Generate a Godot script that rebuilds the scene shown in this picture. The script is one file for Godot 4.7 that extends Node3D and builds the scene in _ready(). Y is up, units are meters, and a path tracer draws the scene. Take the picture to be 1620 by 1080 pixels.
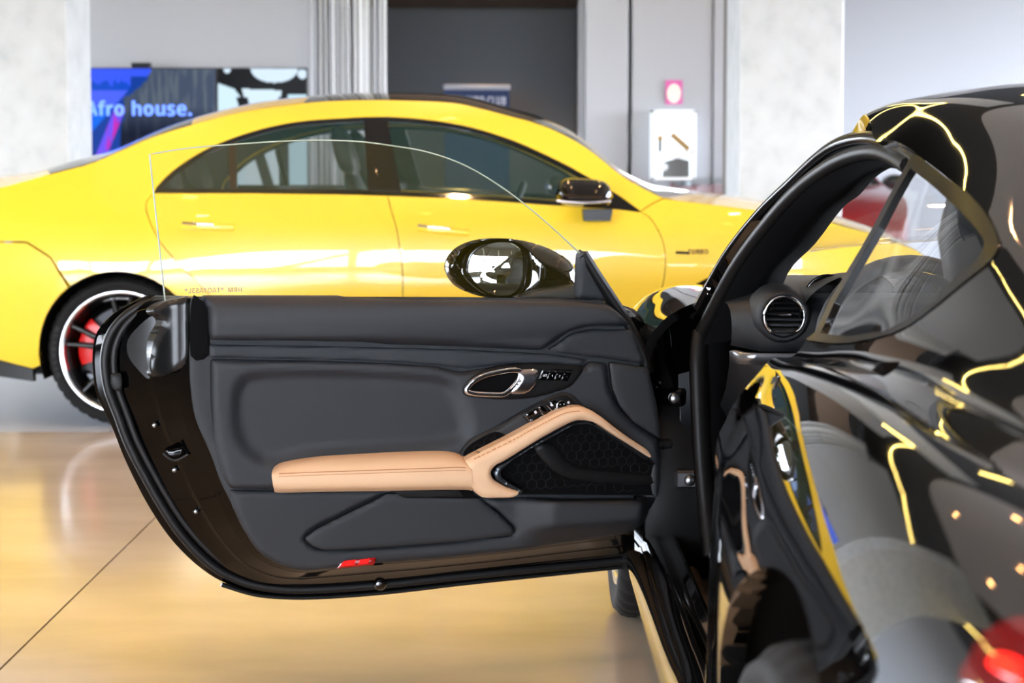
extends Node3D
# A car showroom: a black coupe with its door open, a yellow saloon behind it, walls, columns and a video wall beyond.

func _ready() -> void:
	# camera: at eye height 1.14 m, about 53 mm lens, tilted down 3.4 degrees with the lens shifted a little
	var cam := Camera3D.new()
	cam.name = "camera"
	cam.position = Vector3(0, 1.14, 0)
	cam.rotation_degrees = Vector3(-3.4, 0, 0)
	cam.projection = Camera3D.PROJECTION_FRUSTUM
	cam.near = 0.25
	cam.far = 200.0
	cam.size = 0.25 * 1080.0 / 2400.0
	cam.frustum_offset = Vector2(0, -0.25 * 0.05433)
	var ca := CameraAttributesPhysical.new()
	ca.frustum_focal_length = 53.3
	ca.frustum_focus_distance = 3.15
	ca.frustum_near = 0.25
	ca.frustum_far = 200.0
	ca.exposure_aperture = 4.5
	cam.attributes = ca
	add_child(cam)
	cam.current = true
	# sky: bright overcast daylight
	var env := Environment.new()
	var sky := Sky.new()
	var sm := ProceduralSkyMaterial.new()
	sm.sky_top_color = Color(0.80, 0.86, 0.95)
	sm.sky_horizon_color = Color(0.95, 0.97, 1.0)
	sm.ground_horizon_color = Color(0.62, 0.62, 0.60)
	sm.ground_bottom_color = Color(0.45, 0.44, 0.42)
	sm.sky_energy_multiplier = 1.0
	sky.sky_material = sm
	env.background_mode = Environment.BG_SKY
	env.sky = sky
	env.background_energy_multiplier = 12.5
	env.tonemap_mode = Environment.TONE_MAPPER_LINEAR
	env.tonemap_exposure = 2.9
	env.sdfgi_enabled = true
	env.ssao_enabled = true
	env.ssil_enabled = true
	var we := WorldEnvironment.new()
	we.name = "environment"
	we.environment = env
	add_child(we)
	make_materials()
	build_room()
	build_lights()
	build_background()
	build_yellow_car()
	build_black_car()
	build_red_car()


# ------------------------------------------------------------------ materials
var M := {}

func mat(called: String, c: Color, rough := 0.5, metal := 0.0, spec := 0.5) -> StandardMaterial3D:
	var m := StandardMaterial3D.new()
	m.resource_name = called
	m.albedo_color = c
	m.roughness = rough
	m.metallic = metal
	m.metallic_specular = spec
	M[called] = m
	return m

func noise_tex(freq: float, octaves: int, sd: int, size := 512, ramp: Gradient = null, normal := 0.0) -> NoiseTexture2D:
	var n := FastNoiseLite.new()
	n.seed = sd
	n.frequency = freq
	n.fractal_octaves = octaves
	var t := NoiseTexture2D.new()
	t.width = size
	t.height = size
	t.seamless = true
	t.noise = n
	if ramp:
		t.color_ramp = ramp
	if normal > 0.0:
		t.as_normal_map = true
		t.bump_strength = normal
	return t

func ramp(stops: Array) -> Gradient:
	var g := Gradient.new()
	var o := PackedFloat32Array()
	var c := PackedColorArray()
	for s in stops:
		o.append(s[0])
		c.append(s[1])
	g.offsets = o
	g.colors = c
	return g

func grain(m: StandardMaterial3D, scale: float, depth: float, freq := 0.05, sd := 3) -> void:
	m.heightmap_enabled = true
	m.heightmap_texture = noise_tex(freq, 3, sd, 512)
	m.heightmap_scale = depth
	m.uv1_triplanar = true
	m.uv1_scale = Vector3(scale, scale, scale)

func glow(m: StandardMaterial3D, c: Color, e: float) -> void:
	m.emission_enabled = true
	m.emission = c
	m.emission_energy_multiplier = e

func glass(called: String, c: Color, alpha: float) -> StandardMaterial3D:
	var m := mat(called, Color(c.r, c.g, c.b, alpha), 0.0, 0.0, 0.5)
	m.transparency = BaseMaterial3D.TRANSPARENCY_ALPHA
	return m

func coat(m: StandardMaterial3D, amount := 1.0, rough := 0.02) -> void:
	m.clearcoat_enabled = true
	m.clearcoat = amount
	m.clearcoat_roughness = rough

# ------------------------------------------------------------------ numbers
func P(a: Array) -> PackedVector2Array:
	var r := PackedVector2Array()
	for i in range(0, a.size(), 2):
		r.append(Vector2(a[i], a[i + 1]))
	return r

func P3(a: Array) -> PackedVector3Array:
	var r := PackedVector3Array()
	for i in range(0, a.size(), 3):
		r.append(Vector3(a[i], a[i + 1], a[i + 2]))
	return r

func herm(xs: Array, ys: Array, x: float) -> float:
	var n := xs.size()
	if x <= xs[0]:
		return ys[0] + (x - xs[0]) * (ys[1] - ys[0]) / (xs[1] - xs[0])
	if x >= xs[n - 1]:
		return ys[n - 1] + (x - xs[n - 1]) * (ys[n - 1] - ys[n - 2]) / (xs[n - 1] - xs[n - 2])
	var i := 0
	while i < n - 2 and xs[i + 1] <= x:
		i += 1
	var a0 := maxi(i - 1, 0)
	var b1 := mini(i + 2, n - 1)
	var s0: float = (ys[i + 1] - ys[a0]) / (xs[i + 1] - xs[a0])
	var s1: float = (ys[b1] - ys[i]) / (xs[b1] - xs[i])
	var h: float = xs[i + 1] - xs[i]
	var t: float = (x - xs[i]) / h
	return (2 * t * t * t - 3 * t * t + 1) * ys[i] + (t * t * t - 2 * t * t + t) * h * s0 + (-2 * t * t * t + 3 * t * t) * ys[i + 1] + (t * t * t - t * t) * h * s1

func smooth2(p: PackedVector2Array, closed := true, sub := 5) -> PackedVector2Array:
	var r := PackedVector2Array()
	var n := p.size()
	for i in (n if closed else n - 1):
		var a := p[posmod(i - 1, n)] if closed else p[maxi(i - 1, 0)]
		var b := p[i]
		var c := p[(i + 1) % n]
		var d := p[(i + 2) % n] if closed else p[mini(i + 2, n - 1)]
		for k in sub:
			r.append(b.cubic_interpolate(c, a, d, float(k) / sub))
	if not closed:
		r.append(p[n - 1])
	return r

func smooth3(p: PackedVector3Array, sub := 5, closed := false) -> PackedVector3Array:
	var r := PackedVector3Array()
	var n := p.size()
	for i in (n if closed else n - 1):
		var a := p[posmod(i - 1, n)] if closed else p[maxi(i - 1, 0)]
		var b := p[i]
		var c := p[(i + 1) % n]
		var d := p[(i + 2) % n] if closed else p[mini(i + 2, n - 1)]
		for k in sub:
			r.append(b.cubic_interpolate(c, a, d, float(k) / sub))
	if not closed:
		r.append(p[n - 1])
	return r

func rounded(p: PackedVector2Array, rad: float, sub := 5) -> PackedVector2Array:
	# polygon with its corners rounded off
	var r := PackedVector2Array()
	var n := p.size()
	for i in n:
		var b := p[i]
		var a := p[posmod(i - 1, n)]
		var c := p[(i + 1) % n]
		var la := minf(rad, a.distance_to(b) * 0.45)
		var lc := minf(rad, c.distance_to(b) * 0.45)
		var s := b + (a - b).normalized() * la
		var e := b + (c - b).normalized() * lc
		for k in sub + 1:
			var t := float(k) / sub
			r.append(s.lerp(b, t).lerp(b.lerp(e, t), t))
	return r

func shrink(p: PackedVector2Array, by: float) -> PackedVector2Array:
	var best := p
	var got := Geometry2D.offset_polygon(p, -by, Geometry2D.JOIN_ROUND)
	var area := 0.0
	for g in got:
		var b := Rect2(g[0], Vector2.ZERO)
		for q in g:
			b = b.expand(q)
		if b.get_area() > area:
			area = b.get_area()
			best = g
	return best

func evenly(p: PackedVector2Array, step: float, closed := true) -> PackedVector2Array:
	var r := PackedVector2Array()
	var n := p.size()
	for i in (n if closed else n - 1):
		var a := p[i]
		var b := p[(i + 1) % n]
		var k := maxi(1, int(ceil(a.distance_to(b) / step)))
		for j in k:
			r.append(a.lerp(b, float(j) / k))
	if not closed:
		r.append(p[n - 1])
	return r

func resample(p: PackedVector2Array, n: int, closed := true) -> PackedVector2Array:
	# n points at even spacing along the line
	var q := p.duplicate()
	if closed:
		q.append(p[0])
	var l := PackedFloat32Array([0.0])
	for i in range(1, q.size()):
		l.append(l[i - 1] + q[i].distance_to(q[i - 1]))
	var total := l[l.size() - 1]
	var r := PackedVector2Array()
	var j := 0
	for i in n:
		var s := total * i / (n if closed else n - 1)
		while j < q.size() - 2 and l[j + 1] < s:
			j += 1
		r.append(q[j].lerp(q[j + 1], clampf((s - l[j]) / maxf(l[j + 1] - l[j], 1e-9), 0, 1)))
	return r

func arc(c: Vector2, rx: float, ry: float, a0: float, a1: float, n: int) -> PackedVector2Array:
	var r := PackedVector2Array()
	for i in n + 1:
		var a := deg_to_rad(lerpf(a0, a1, float(i) / n))
		r.append(c + Vector2(cos(a) * rx, sin(a) * ry))
	return r

func edge_distance(p: Vector2, poly: PackedVector2Array) -> float:
	var best := 1e9
	var n := poly.size()
	for i in n:
		var q := Geometry2D.get_closest_point_to_segment(p, poly[i], poly[(i + 1) % n])
		best = minf(best, p.distance_squared_to(q))
	return sqrt(best)

# ------------------------------------------------------------------ meshes
class MB:
	var v := PackedVector3Array()
	var uv := PackedVector2Array()
	var ix := PackedInt32Array()
	func add(p: Vector3, t := Vector2.ZERO) -> int:
		v.append(p)
		uv.append(t)
		return v.size() - 1
	func tri(a: int, b: int, c: int) -> void:
		ix.append(a)
		ix.append(b)
		ix.append(c)
	func quad(a: int, b: int, c: int, d: int) -> void:
		tri(a, b, c)
		tri(a, c, d)
	func face(pts: Array) -> void:
		var k := []
		for p in pts:
			k.append(add(p))
		for i in range(1, k.size() - 1):
			tri(k[0], k[i], k[i + 1])
	func normals() -> PackedVector3Array:
		var n := PackedVector3Array()
		n.resize(v.size())
		for i in range(0, ix.size(), 3):
			var a := v[ix[i]]
			var k := (v[ix[i + 2]] - a).cross(v[ix[i + 1]] - a)
			n[ix[i]] += k
			n[ix[i + 1]] += k
			n[ix[i + 2]] += k
		for i in n.size():
			n[i] = n[i].normalized() if n[i].length_squared() > 1e-20 else Vector3.UP
		return n
	func join(o: MB, x := Transform3D()) -> void:
		var b := v.size()
		for i in o.v.size():
			v.append(x * o.v[i])
			uv.append(o.uv[i])
		for i in o.ix:
			ix.append(i + b)
	func mirror() -> MB:
		# a copy reflected across x = 0
		var r := MB.new()
		for i in v.size():
			r.add(Vector3(-v[i].x, v[i].y, v[i].z), uv[i])
		for i in range(0, ix.size(), 3):
			r.tri(ix[i], ix[i + 2], ix[i + 1])
		return r
	func mirror_z() -> MB:
		var r := MB.new()
		for i in v.size():
			r.add(Vector3(v[i].x, v[i].y, -v[i].z), uv[i])
		for i in range(0, ix.size(), 3):
			r.tri(ix[i], ix[i + 2], ix[i + 1])
		return r
	func mesh() -> ArrayMesh:
		var a := []
		a.resize(Mesh.ARRAY_MAX)
		a[Mesh.ARRAY_VERTEX] = v
		a[Mesh.ARRAY_NORMAL] = normals()
		a[Mesh.ARRAY_TEX_UV] = uv
		a[Mesh.ARRAY_INDEX] = ix
		var m := ArrayMesh.new()
		m.add_surface_from_arrays(Mesh.PRIMITIVE_TRIANGLES, a)
		return m

func cross_cells(poly: PackedVector2Array, lo: Vector2, cell: float, marks: Dictionary) -> void:
	var n := poly.size()
	for i in n:
		var a := poly[i]
		var b := poly[(i + 1) % n]
		var k := maxi(1, int(ceil(a.distance_to(b) / (cell * 0.12))))
		for j in k + 1:
			var q := (a.lerp(b, float(j) / k) - lo) / cell
			marks[Vector2i(int(floor(q.x)), int(floor(q.y)))] = true

func within(m: Vector2, poly: PackedVector2Array, cell: float) -> bool:
	var k := 0
	for d in [Vector2(0, 0), Vector2(0.231, 0.117), Vector2(-0.173, 0.219)]:
		if Geometry2D.is_point_in_polygon(m + d * cell, poly):
			k += 1
	return k > 1

func panel(outline: PackedVector2Array, holes: Array, cell: float, fn: Callable, thick := 0.0, rnd := 0.0, flip := false) -> MB:
	# a sheet: the outline (with holes) on an even grid, put in space by fn, edges rolled over by rnd and closed by a wall of depth thick
	var mb := MB.new()
	var lo := outline[0]
	var hi := outline[0]
	for p in outline:
		lo = lo.min(p)
		hi = hi.max(p)
	lo -= Vector2(cell * 0.37, cell * 0.41)
	var marks := {}
	cross_cells(outline, lo, cell, marks)
	for h in holes:
		cross_cells(h, lo, cell, marks)
	var ids := {}
	var flat := PackedVector2Array()
	var put := func(p: Vector2) -> int:
		var k := Vector2i((p * 20000.0).round())
		if not ids.has(k):
			ids[k] = mb.add(fn.call(p), p)
			flat.append(p)
		return ids[k]
	var ni := int(ceil((hi.x - lo.x) / cell)) + 1
	var nj := int(ceil((hi.y - lo.y) / cell)) + 1
	for i in ni:
		for j in nj:
			var o := lo + Vector2(i, j) * cell
			var sq := PackedVector2Array([o, o + Vector2(cell, 0), o + Vector2(cell, cell), o + Vector2(0, cell)])
			if marks.has(Vector2i(i, j)):
				var left: Array = Geometry2D.intersect_polygons(outline, sq)
				for h in holes:
					var nx := []
					for g in left:
						nx.append_array(Geometry2D.clip_polygons(g, h))
					left = nx
				for g in left:
					var t := Geometry2D.triangulate_polygon(g)
					if t.is_empty() and g.size() > 2:
						g = Geometry2D.convex_hull(g)
						for q in range(1, g.size() - 2):
							t.append_array(PackedInt32Array([0, q, q + 1]))
					for q in range(0, t.size(), 3):
						var a: int = put.call(g[t[q]])
						var b: int = put.call(g[t[q + 1]])
						var c: int = put.call(g[t[q + 2]])
						if a == b or b == c or a == c:
							continue
						var area := (flat[b] - flat[a]).cross(flat[c] - flat[a])
						if area > 0.0:
							mb.tri(a, b, c)
						elif area < 0.0:
							mb.tri(a, c, b)
			else:
				var m := o + Vector2(cell, cell) * 0.5
				var inside := within(m, outline, cell)
				if inside:
					for h in holes:
						if within(m, h, cell):
							inside = false
				if inside:
					mb.quad(put.call(sq[0]), put.call(sq[1]), put.call(sq[2]), put.call(sq[3]))
	if not flip:
		for i in range(0, mb.ix.size(), 3):
			var s := mb.ix[i + 1]
			mb.ix[i + 1] = mb.ix[i + 2]
			mb.ix[i + 2] = s
	var nn := PackedVector3Array()
	if rnd > 0.0 or thick > 0.0:
		nn.resize(flat.size())
		for i in flat.size():
			var q := flat[i]
			var du: Vector3 = fn.call(q + Vector2(0.002, 0)) - fn.call(q - Vector2(0.002, 0))
			var dv: Vector3 = fn.call(q + Vector2(0, 0.002)) - fn.call(q - Vector2(0, 0.002))
			nn[i] = du.cross(dv).normalized() * (-1.0 if flip else 1.0)
	if rnd > 0.0:
		for i in flat.size():
			var d := edge_distance(flat[i], outline)
			for h in holes:
				d = minf(d, edge_distance(flat[i], h))
			if d < rnd:
				var k := 1.0 - d / rnd
				mb.v[i] -= nn[i] * rnd * (1.0 - sqrt(maxf(0.0, 1.0 - k * k * 0.98)))
	if thick > 0.0:
		var seen := {}
		for i in range(0, mb.ix.size(), 3):
			for e in 3:
				var a := mb.ix[i + e]
				var b := mb.ix[i + (e + 1) % 3]
				if seen.has(Vector2i(b, a)):
					seen.erase(Vector2i(b, a))
				else:
					seen[Vector2i(a, b)] = true
		var rim_top := {}
		var rim_low := {}
		for e in seen:
			var a: int = e.x
			var b: int = e.y
			for q in [a, b]:
				if not rim_top.has(q):
					rim_top[q] = mb.add(mb.v[q], flat[q])
					rim_low[q] = mb.add(mb.v[q] - nn[q] * thick, flat[q])
			var k0: int = rim_top[a]
			var k1: int = rim_top[b]
			var k2: int = rim_low[b]
			var k3: int = rim_low[a]
			mb.quad(k1, k0, k3, k2)
	return mb

func frames(path: PackedVector3Array, closed: bool, up := Vector3.ZERO) -> Array:
	# along each point of a path: two directions across it
	var n := path.size()
	var out := []
	var last := Vector3.ZERO
	for i in n:
		var a := path[posmod(i - 1, n)] if closed else path[maxi(i - 1, 0)]
		var b := path[(i + 1) % n] if closed else path[mini(i + 1, n - 1)]
		var t := (b - a).normalized()
		var s: Vector3
		if up != Vector3.ZERO:
			s = up
		elif last == Vector3.ZERO:
			s = Vector3.UP if absf(t.y) < 0.9 else Vector3.RIGHT
		else:
			s = last
		var x := (s - t * s.dot(t)).normalized()
		last = x
		out.append([x, t.cross(x).normalized()])
	return out

func sweep(path: PackedVector3Array, prof: PackedVector2Array, closed := false, up := Vector3.ZERO, cap := true) -> MB:
	# a closed profile drawn along a path; profile x runs along up, y across it
	var mb := MB.new()
	var f := frames(path, closed, up)
	var n := path.size()
	var m := prof.size()
	for i in n:
		for p in prof:
			mb.add(path[i] + f[i][0] * p.x + f[i][1] * p.y)
	for i in (n if closed else n - 1):
		for j in m:
			mb.quad(i * m + j, ((i + 1) % n) * m + j, ((i + 1) % n) * m + (j + 1) % m, i * m + (j + 1) % m)
	if cap and not closed:
		for e in [0, n - 1]:
			var b := mb.v.size()
			for j in m:
				mb.add(mb.v[e * m + j])
			for j in range(1, m - 1):
				if e == 0:
					mb.tri(b, b + j, b + j + 1)
				else:
					mb.tri(b, b + j + 1, b + j)
	return mb

func circle(r: float, n := 10, ry := -1.0) -> PackedVector2Array:
	var p := PackedVector2Array()
	for i in n:
		var a := TAU * i / n
		p.append(Vector2(cos(a) * r, sin(a) * (r if ry < 0 else ry)))
	return p

func tube(path: PackedVector3Array, r: float, n := 10, closed := false) -> MB:
	return sweep(path, circle(r, n), closed)

func lathe(prof: PackedVector2Array, n := 48, closed := false) -> MB:
	# profile x = radius, y = along the z axis
	var mb := MB.new()
	var m := prof.size()
	for i in n:
		var a := TAU * i / n
		for p in prof:
			mb.add(Vector3(cos(a) * p.x, sin(a) * p.x, p.y))
	for i in n:
		for j in (m if closed else m - 1):
			var q := (i + 1) % n
			mb.quad(i * m + j, i * m + (j + 1) % m, q * m + (j + 1) % m, q * m + j)
	return mb

func loft(rows: Array, flip := false) -> MB:
	var mb := MB.new()
	var m: int = rows[0].size()
	for i in rows.size():
		for j in m:
			mb.add(rows[i][j], Vector2(float(i) / (rows.size() - 1), float(j) / (m - 1)))
	for i in rows.size() - 1:
		for j in m - 1:
			if flip:
				mb.quad(i * m + j, i * m + j + 1, (i + 1) * m + j + 1, (i + 1) * m + j)
			else:
				mb.quad(i * m + j, (i + 1) * m + j, (i + 1) * m + j + 1, i * m + j + 1)
	return mb

func prism(poly: PackedVector2Array, fn: Callable, z0: float, z1: float) -> MB:
	# a flat outline given thickness; fn(p, z) puts it in space
	var mb := MB.new()
	var t := Geometry2D.triangulate_polygon(poly)
	for z in [z0, z1]:
		var b := mb.v.size()
		for p in poly:
			mb.add(fn.call(p, z), p)
		for i in range(0, t.size(), 3):
			var a := (poly[t[i + 1]] - poly[t[i]]).cross(poly[t[i + 2]] - poly[t[i]]) > 0.0
			if a != (z == z0):
				mb.tri(b + t[i], b + t[i + 2], b + t[i + 1])
			else:
				mb.tri(b + t[i], b + t[i + 1], b + t[i + 2])
	var n := poly.size()
	var ccw := not Geometry2D.is_polygon_clockwise(poly)
	for i in n:
		var a := poly[i]
		var c := poly[(i + 1) % n]
		var k := [mb.add(fn.call(a, z0), a), mb.add(fn.call(c, z0), c), mb.add(fn.call(c, z1), c), mb.add(fn.call(a, z1), a)]
		if ccw:
			mb.quad(k[0], k[3], k[2], k[1])
		else:
			mb.quad(k[0], k[1], k[2], k[3])
	return mb

func bbox(c: Vector3, s: Vector3, bev := 0.0) -> MB:
	# a box about c, its edges chamfered by bev
	var mb := MB.new()
	var h := s * 0.5
	bev = minf(bev, minf(h.x, minf(h.y, h.z)) * 0.9)
	if bev <= 0.0:
		bev = 0.0005
	var hi := h - Vector3(bev, bev, bev)
	for ax in 3:
		for sg in [-1.0, 1.0]:
			var u := (ax + 1) % 3
			var w := (ax + 2) % 3
			var q := []
			for k in [[-1, -1], [1, -1], [1, 1], [-1, 1]]:
				var p := Vector3.ZERO
				p[ax] = h[ax] * sg
				p[u] = hi[u] * k[0]
				p[w] = hi[w] * k[1]
				q.append(c + p)
			if sg > 0:
				q.reverse()
			mb.face(q)
	for ax in 3:
		var u := (ax + 1) % 3
		var w := (ax + 2) % 3
		for a in [-1.0, 1.0]:
			for b in [-1.0, 1.0]:
				var q := []
				for k in [[-1, 0], [1, 0], [1, 1], [-1, 1]]:
					var p := Vector3.ZERO
					p[ax] = hi[ax] * k[0]
					p[u] = (h[u] if k[1] == 0 else hi[u]) * a
					p[w] = (hi[w] if k[1] == 0 else h[w]) * b
					q.append(c + p)
				if a * b < 0:
					q.reverse()
				mb.face(q)
	for a in [-1.0, 1.0]:
		for b in [-1.0, 1.0]:
			for d in [-1.0, 1.0]:
				var q := [c + Vector3(h.x * a, hi.y * b, hi.z * d), c + Vector3(hi.x * a, h.y * b, hi.z * d), c + Vector3(hi.x * a, hi.y * b, h.z * d)]
				if a * b * d > 0:
					q.reverse()
				mb.face(q)
	return mb

# ------------------------------------------------------------------ scene nodes
var taken := {}

func numbered(called: String) -> String:
	taken[called] = taken.get(called, -1) + 1
	return called if taken[called] == 0 else "%s_%03d" % [called, taken[called]]

func thing(called: String, label: String, category: String, at := Vector3.ZERO, group := "") -> Node3D:
	var o := Node3D.new()
	o.name = numbered(called)
	o.position = at
	add_child(o)
	o.set_meta("label", label)
	o.set_meta("category", category)
	if group:
		o.set_meta("group", group)
	return o

func part(parent: Node, called: String, shape, m: Material, label := "") -> MeshInstance3D:
	var o := MeshInstance3D.new()
	o.name = called
	o.mesh = shape.mesh() if shape is MB else shape
	o.material_override = m
	parent.add_child(o, true)
	if label:
		o.set_meta("label", label)
	return o

func struct(called: String, shape, m: Material) -> MeshInstance3D:
	var o := part(self, called, shape, m)
	o.set_meta("kind", "structure")
	return o

func text_mesh(s: String, size: float, depth: float, serif := false) -> TextMesh:
	var t := TextMesh.new()
	var f := SystemFont.new()
	f.font_names = PackedStringArray(["Droid Serif" if serif else "Droid Sans"])
	f.font_weight = 700
	t.font = f
	t.text = s
	t.font_size = 64
	t.pixel_size = size / 64.0
	t.depth = depth
	return t


# ------------------------------------------------------------------ materials of the place
func make_materials() -> void:
	var m: StandardMaterial3D
	m = mat("polished_concrete", Color(1, 1, 1), 0.30, 0.0, 0.65)
	m.albedo_texture = noise_tex(0.004, 6, 11, 1024, ramp([[0.0, Color(0.66, 0.58, 0.485)], [0.5, Color(0.735, 0.655, 0.56)], [1.0, Color(0.80, 0.725, 0.635)]]))
	m.uv1_triplanar = true
	m.uv1_world_triplanar = true
	m.uv1_scale = Vector3(0.22, 0.5, 0.6)
	coat(m, 1.0, 0.15)
	m = mat("grey_tile", Color(0.62, 0.63, 0.65), 0.30, 0.0, 0.5)
	mat("joint", Color(0.16, 0.13, 0.11), 0.9)
	m = mat("plaster_white", Color(1, 1, 1), 0.75)
	m.albedo_texture = noise_tex(0.010, 5, 21, 512, ramp([[0.0, Color(0.68, 0.70, 0.71)], [0.4, Color(0.73, 0.745, 0.755)], [1.0, Color(0.76, 0.775, 0.785)]]))
	m.uv1_triplanar = true
	m.uv1_scale = Vector3(0.9, 0.9, 0.9)
	mat("paint_grey", Color(0.64, 0.645, 0.66), 0.8)
	mat("paint_light", Color(0.65, 0.655, 0.675), 0.8)
	mat("paint_dark", Color(0.40, 0.415, 0.44), 0.8)
	mat("paint_charcoal", Color(0.15, 0.15, 0.155), 0.7)
	mat("paint_taupe", Color(0.42, 0.40, 0.385), 0.8)
	mat("ceiling_dark", Color(0.20, 0.20, 0.205), 0.8)
	mat("ceiling_grey", Color(0.66, 0.65, 0.65), 0.8)
	mat("ceiling_brown", Color(0.46, 0.40, 0.36), 0.8)
	mat("steel_dark", Color(0.25, 0.26, 0.27), 0.5)
	mat("steel_white", Color(0.85, 0.86, 0.87), 0.4)
	mat("black_plastic", Color(0.03, 0.03, 0.033), 0.45)
	mat("frame_black", Color(0.02, 0.02, 0.022), 0.35)
	mat("strand_light", Color(0.86, 0.87, 0.88), 0.7)
	mat("strand_mid", Color(0.62, 0.63, 0.65), 0.7)
	mat("banner_blue", Color(0.02, 0.16, 0.36), 0.6)
	mat("banner_rail", Color(0.62, 0.64, 0.70), 0.4)
	mat("print_white", Color(0.82, 0.83, 0.92), 0.7)
	mat("magenta", Color(0.80, 0.36, 0.62), 0.6)
	mat("cream", Color(0.93, 0.88, 0.80), 0.6)
	mat("case_white", Color(0.93, 0.95, 0.96), 0.4)
	mat("ochre", Color(0.68, 0.54, 0.34), 0.6)
	mat("prop_grey", Color(0.45, 0.46, 0.46), 0.6)
	m = mat("lamp_warm", Color(1, 0.85, 0.65), 0.5)
	glow(m, Color(1.0, 0.70, 0.42), 14.0)
	m = mat("led_gold", Color(1, 0.9, 0.5), 0.5)
	glow(m, Color(1.0, 0.87, 0.48), 2.6)
	m = mat("lamp_case", Color(0.95, 0.97, 1.0), 0.5)
	glow(m, Color(0.93, 0.98, 1.0), 0.45)
	# yellow car
	m = mat("paint_yellow", Color(0.965, 0.815, 0.20), 0.35, 0.0, 0.5)
	coat(m, 1.0, 0.015)
	m = mat("gloss_black", Color(0.010, 0.010, 0.011), 0.06, 0.0, 0.5)
	coat(m, 0.6, 0.01)
	m = mat("paint_black", Color(0.012, 0.0115, 0.012), 0.03, 0.0, 0.55)
	coat(m, 1.0, 0.01)
	mat("trim_black", Color(0.022, 0.023, 0.025), 0.4)
	m = mat("rubber", Color(0.06, 0.062, 0.066), 0.5, 0.0, 0.4)
	mat("tyre", Color(0.09, 0.092, 0.095), 0.75, 0.0, 0.35)
	mat("rim_black", Color(0.04, 0.042, 0.045), 0.32, 0.3)
	mat("rim_bright", Color(0.86, 0.87, 0.88), 0.22, 1.0)
	mat("rim_silver", Color(0.72, 0.74, 0.77), 0.3, 0.9)
	mat("caliper_red", Color(0.80, 0.02, 0.025), 0.3)
	mat("caliper_yellow", Color(0.85, 0.62, 0.05), 0.35)
	mat("steel", Color(0.55, 0.56, 0.57), 0.35, 1.0)
	mat("disc_steel", Color(0.20, 0.20, 0.21), 0.45, 0.8)
	mat("chrome", Color(0.90, 0.90, 0.92), 0.06, 1.0)
	mat("chrome_satin", Color(0.66, 0.66, 0.68), 0.22, 1.0)
	glass("tint_glass", Color(0.16, 0.30, 0.27), 0.33)
	glass("dark_glass", Color(0.16, 0.18, 0.18), 0.8)
	glass("clear_glass", Color(0.30, 0.42, 0.40), 0.06)
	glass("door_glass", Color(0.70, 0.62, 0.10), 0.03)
	m = mat("carbon_interior", Color(0.035, 0.037, 0.04), 0.6)
	m = mat("tail_red", Color(0.42, 0.01, 0.015), 0.08)
	coat(m)
	m = mat("tail_red_lit", Color(0.7, 0.02, 0.02), 0.2)
	glow(m, Color(1.0, 0.05, 0.04), 1.1)
	m = mat("paint_red", Color(0.52, 0.012, 0.035), 0.3)
	coat(m)
	m = mat("paint_white", Color(0.85, 0.86, 0.87), 0.3)
	coat(m)
	m = mat("paint_silver", Color(0.58, 0.61, 0.63), 0.3, 0.6)
	coat(m)
	# black car interior
	m = mat("leather_black", Color(0.095, 0.115, 0.14), 0.40, 0.0, 0.5)
	grain(m, 26.0, 0.05, 0.09, 7)
	m = mat("soft_black", Color(0.085, 0.10, 0.12), 0.45)
	grain(m, 30.0, 0.04, 0.10, 8)
	m = mat("leather_tan", Color(0.875, 0.725, 0.58), 0.46)
	grain(m, 28.0, 0.03, 0.08, 9)
	mat("stitch", Color(0.70, 0.47, 0.29), 0.7)
	mat("hard_black", Color(0.05, 0.052, 0.056), 0.5, 0.0, 0.35)
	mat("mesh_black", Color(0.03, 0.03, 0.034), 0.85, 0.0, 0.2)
	mat("hex_line", Color(0.07, 0.072, 0.08), 0.7, 0.0, 0.3)
	mat("satin_grey", Color(0.30, 0.32, 0.34), 0.28, 0.8)
	mat("dash_silver", Color(0.62, 0.63, 0.65), 0.3, 0.9)
	mat("carpet", Color(0.055, 0.052, 0.050), 0.95)
	mat("icon_white", Color(0.85, 0.87, 0.92), 0.5)
	mat("cloth_black", Color(0.05, 0.052, 0.058), 0.95, 0.0, 0.15)
	mat("paint_shell", Color(0.010, 0.010, 0.012), 0.05, 0.0, 0.36)
	mat("frame_satin", Color(0.05, 0.05, 0.052), 0.22)
	mat("mat_brown", Color(0.16, 0.13, 0.10), 0.9)
	mat("steel_worn", Color(0.30, 0.30, 0.31), 0.4, 0.8)
	glass("quarter_glass", Color(0.10, 0.12, 0.12), 0.10)
	mat("glass_edge", Color(0.62, 0.66, 0.60), 0.2)
	mat("mirror", Color(0.90, 0.93, 0.93), 0.0, 1.0)
	m = mat("reflector_red", Color(0.55, 0.01, 0.015), 0.1)
	coat(m)
	mat("lit_reflector_cell", Color(0.95, 0.06, 0.05), 0.25)  # brighter red paints the light caught in the reflector cells
	m = mat("plastic_sheet", Color(0.10, 0.105, 0.11), 0.30)

# ------------------------------------------------------------------ the room
const CEIL := 4.4

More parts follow.
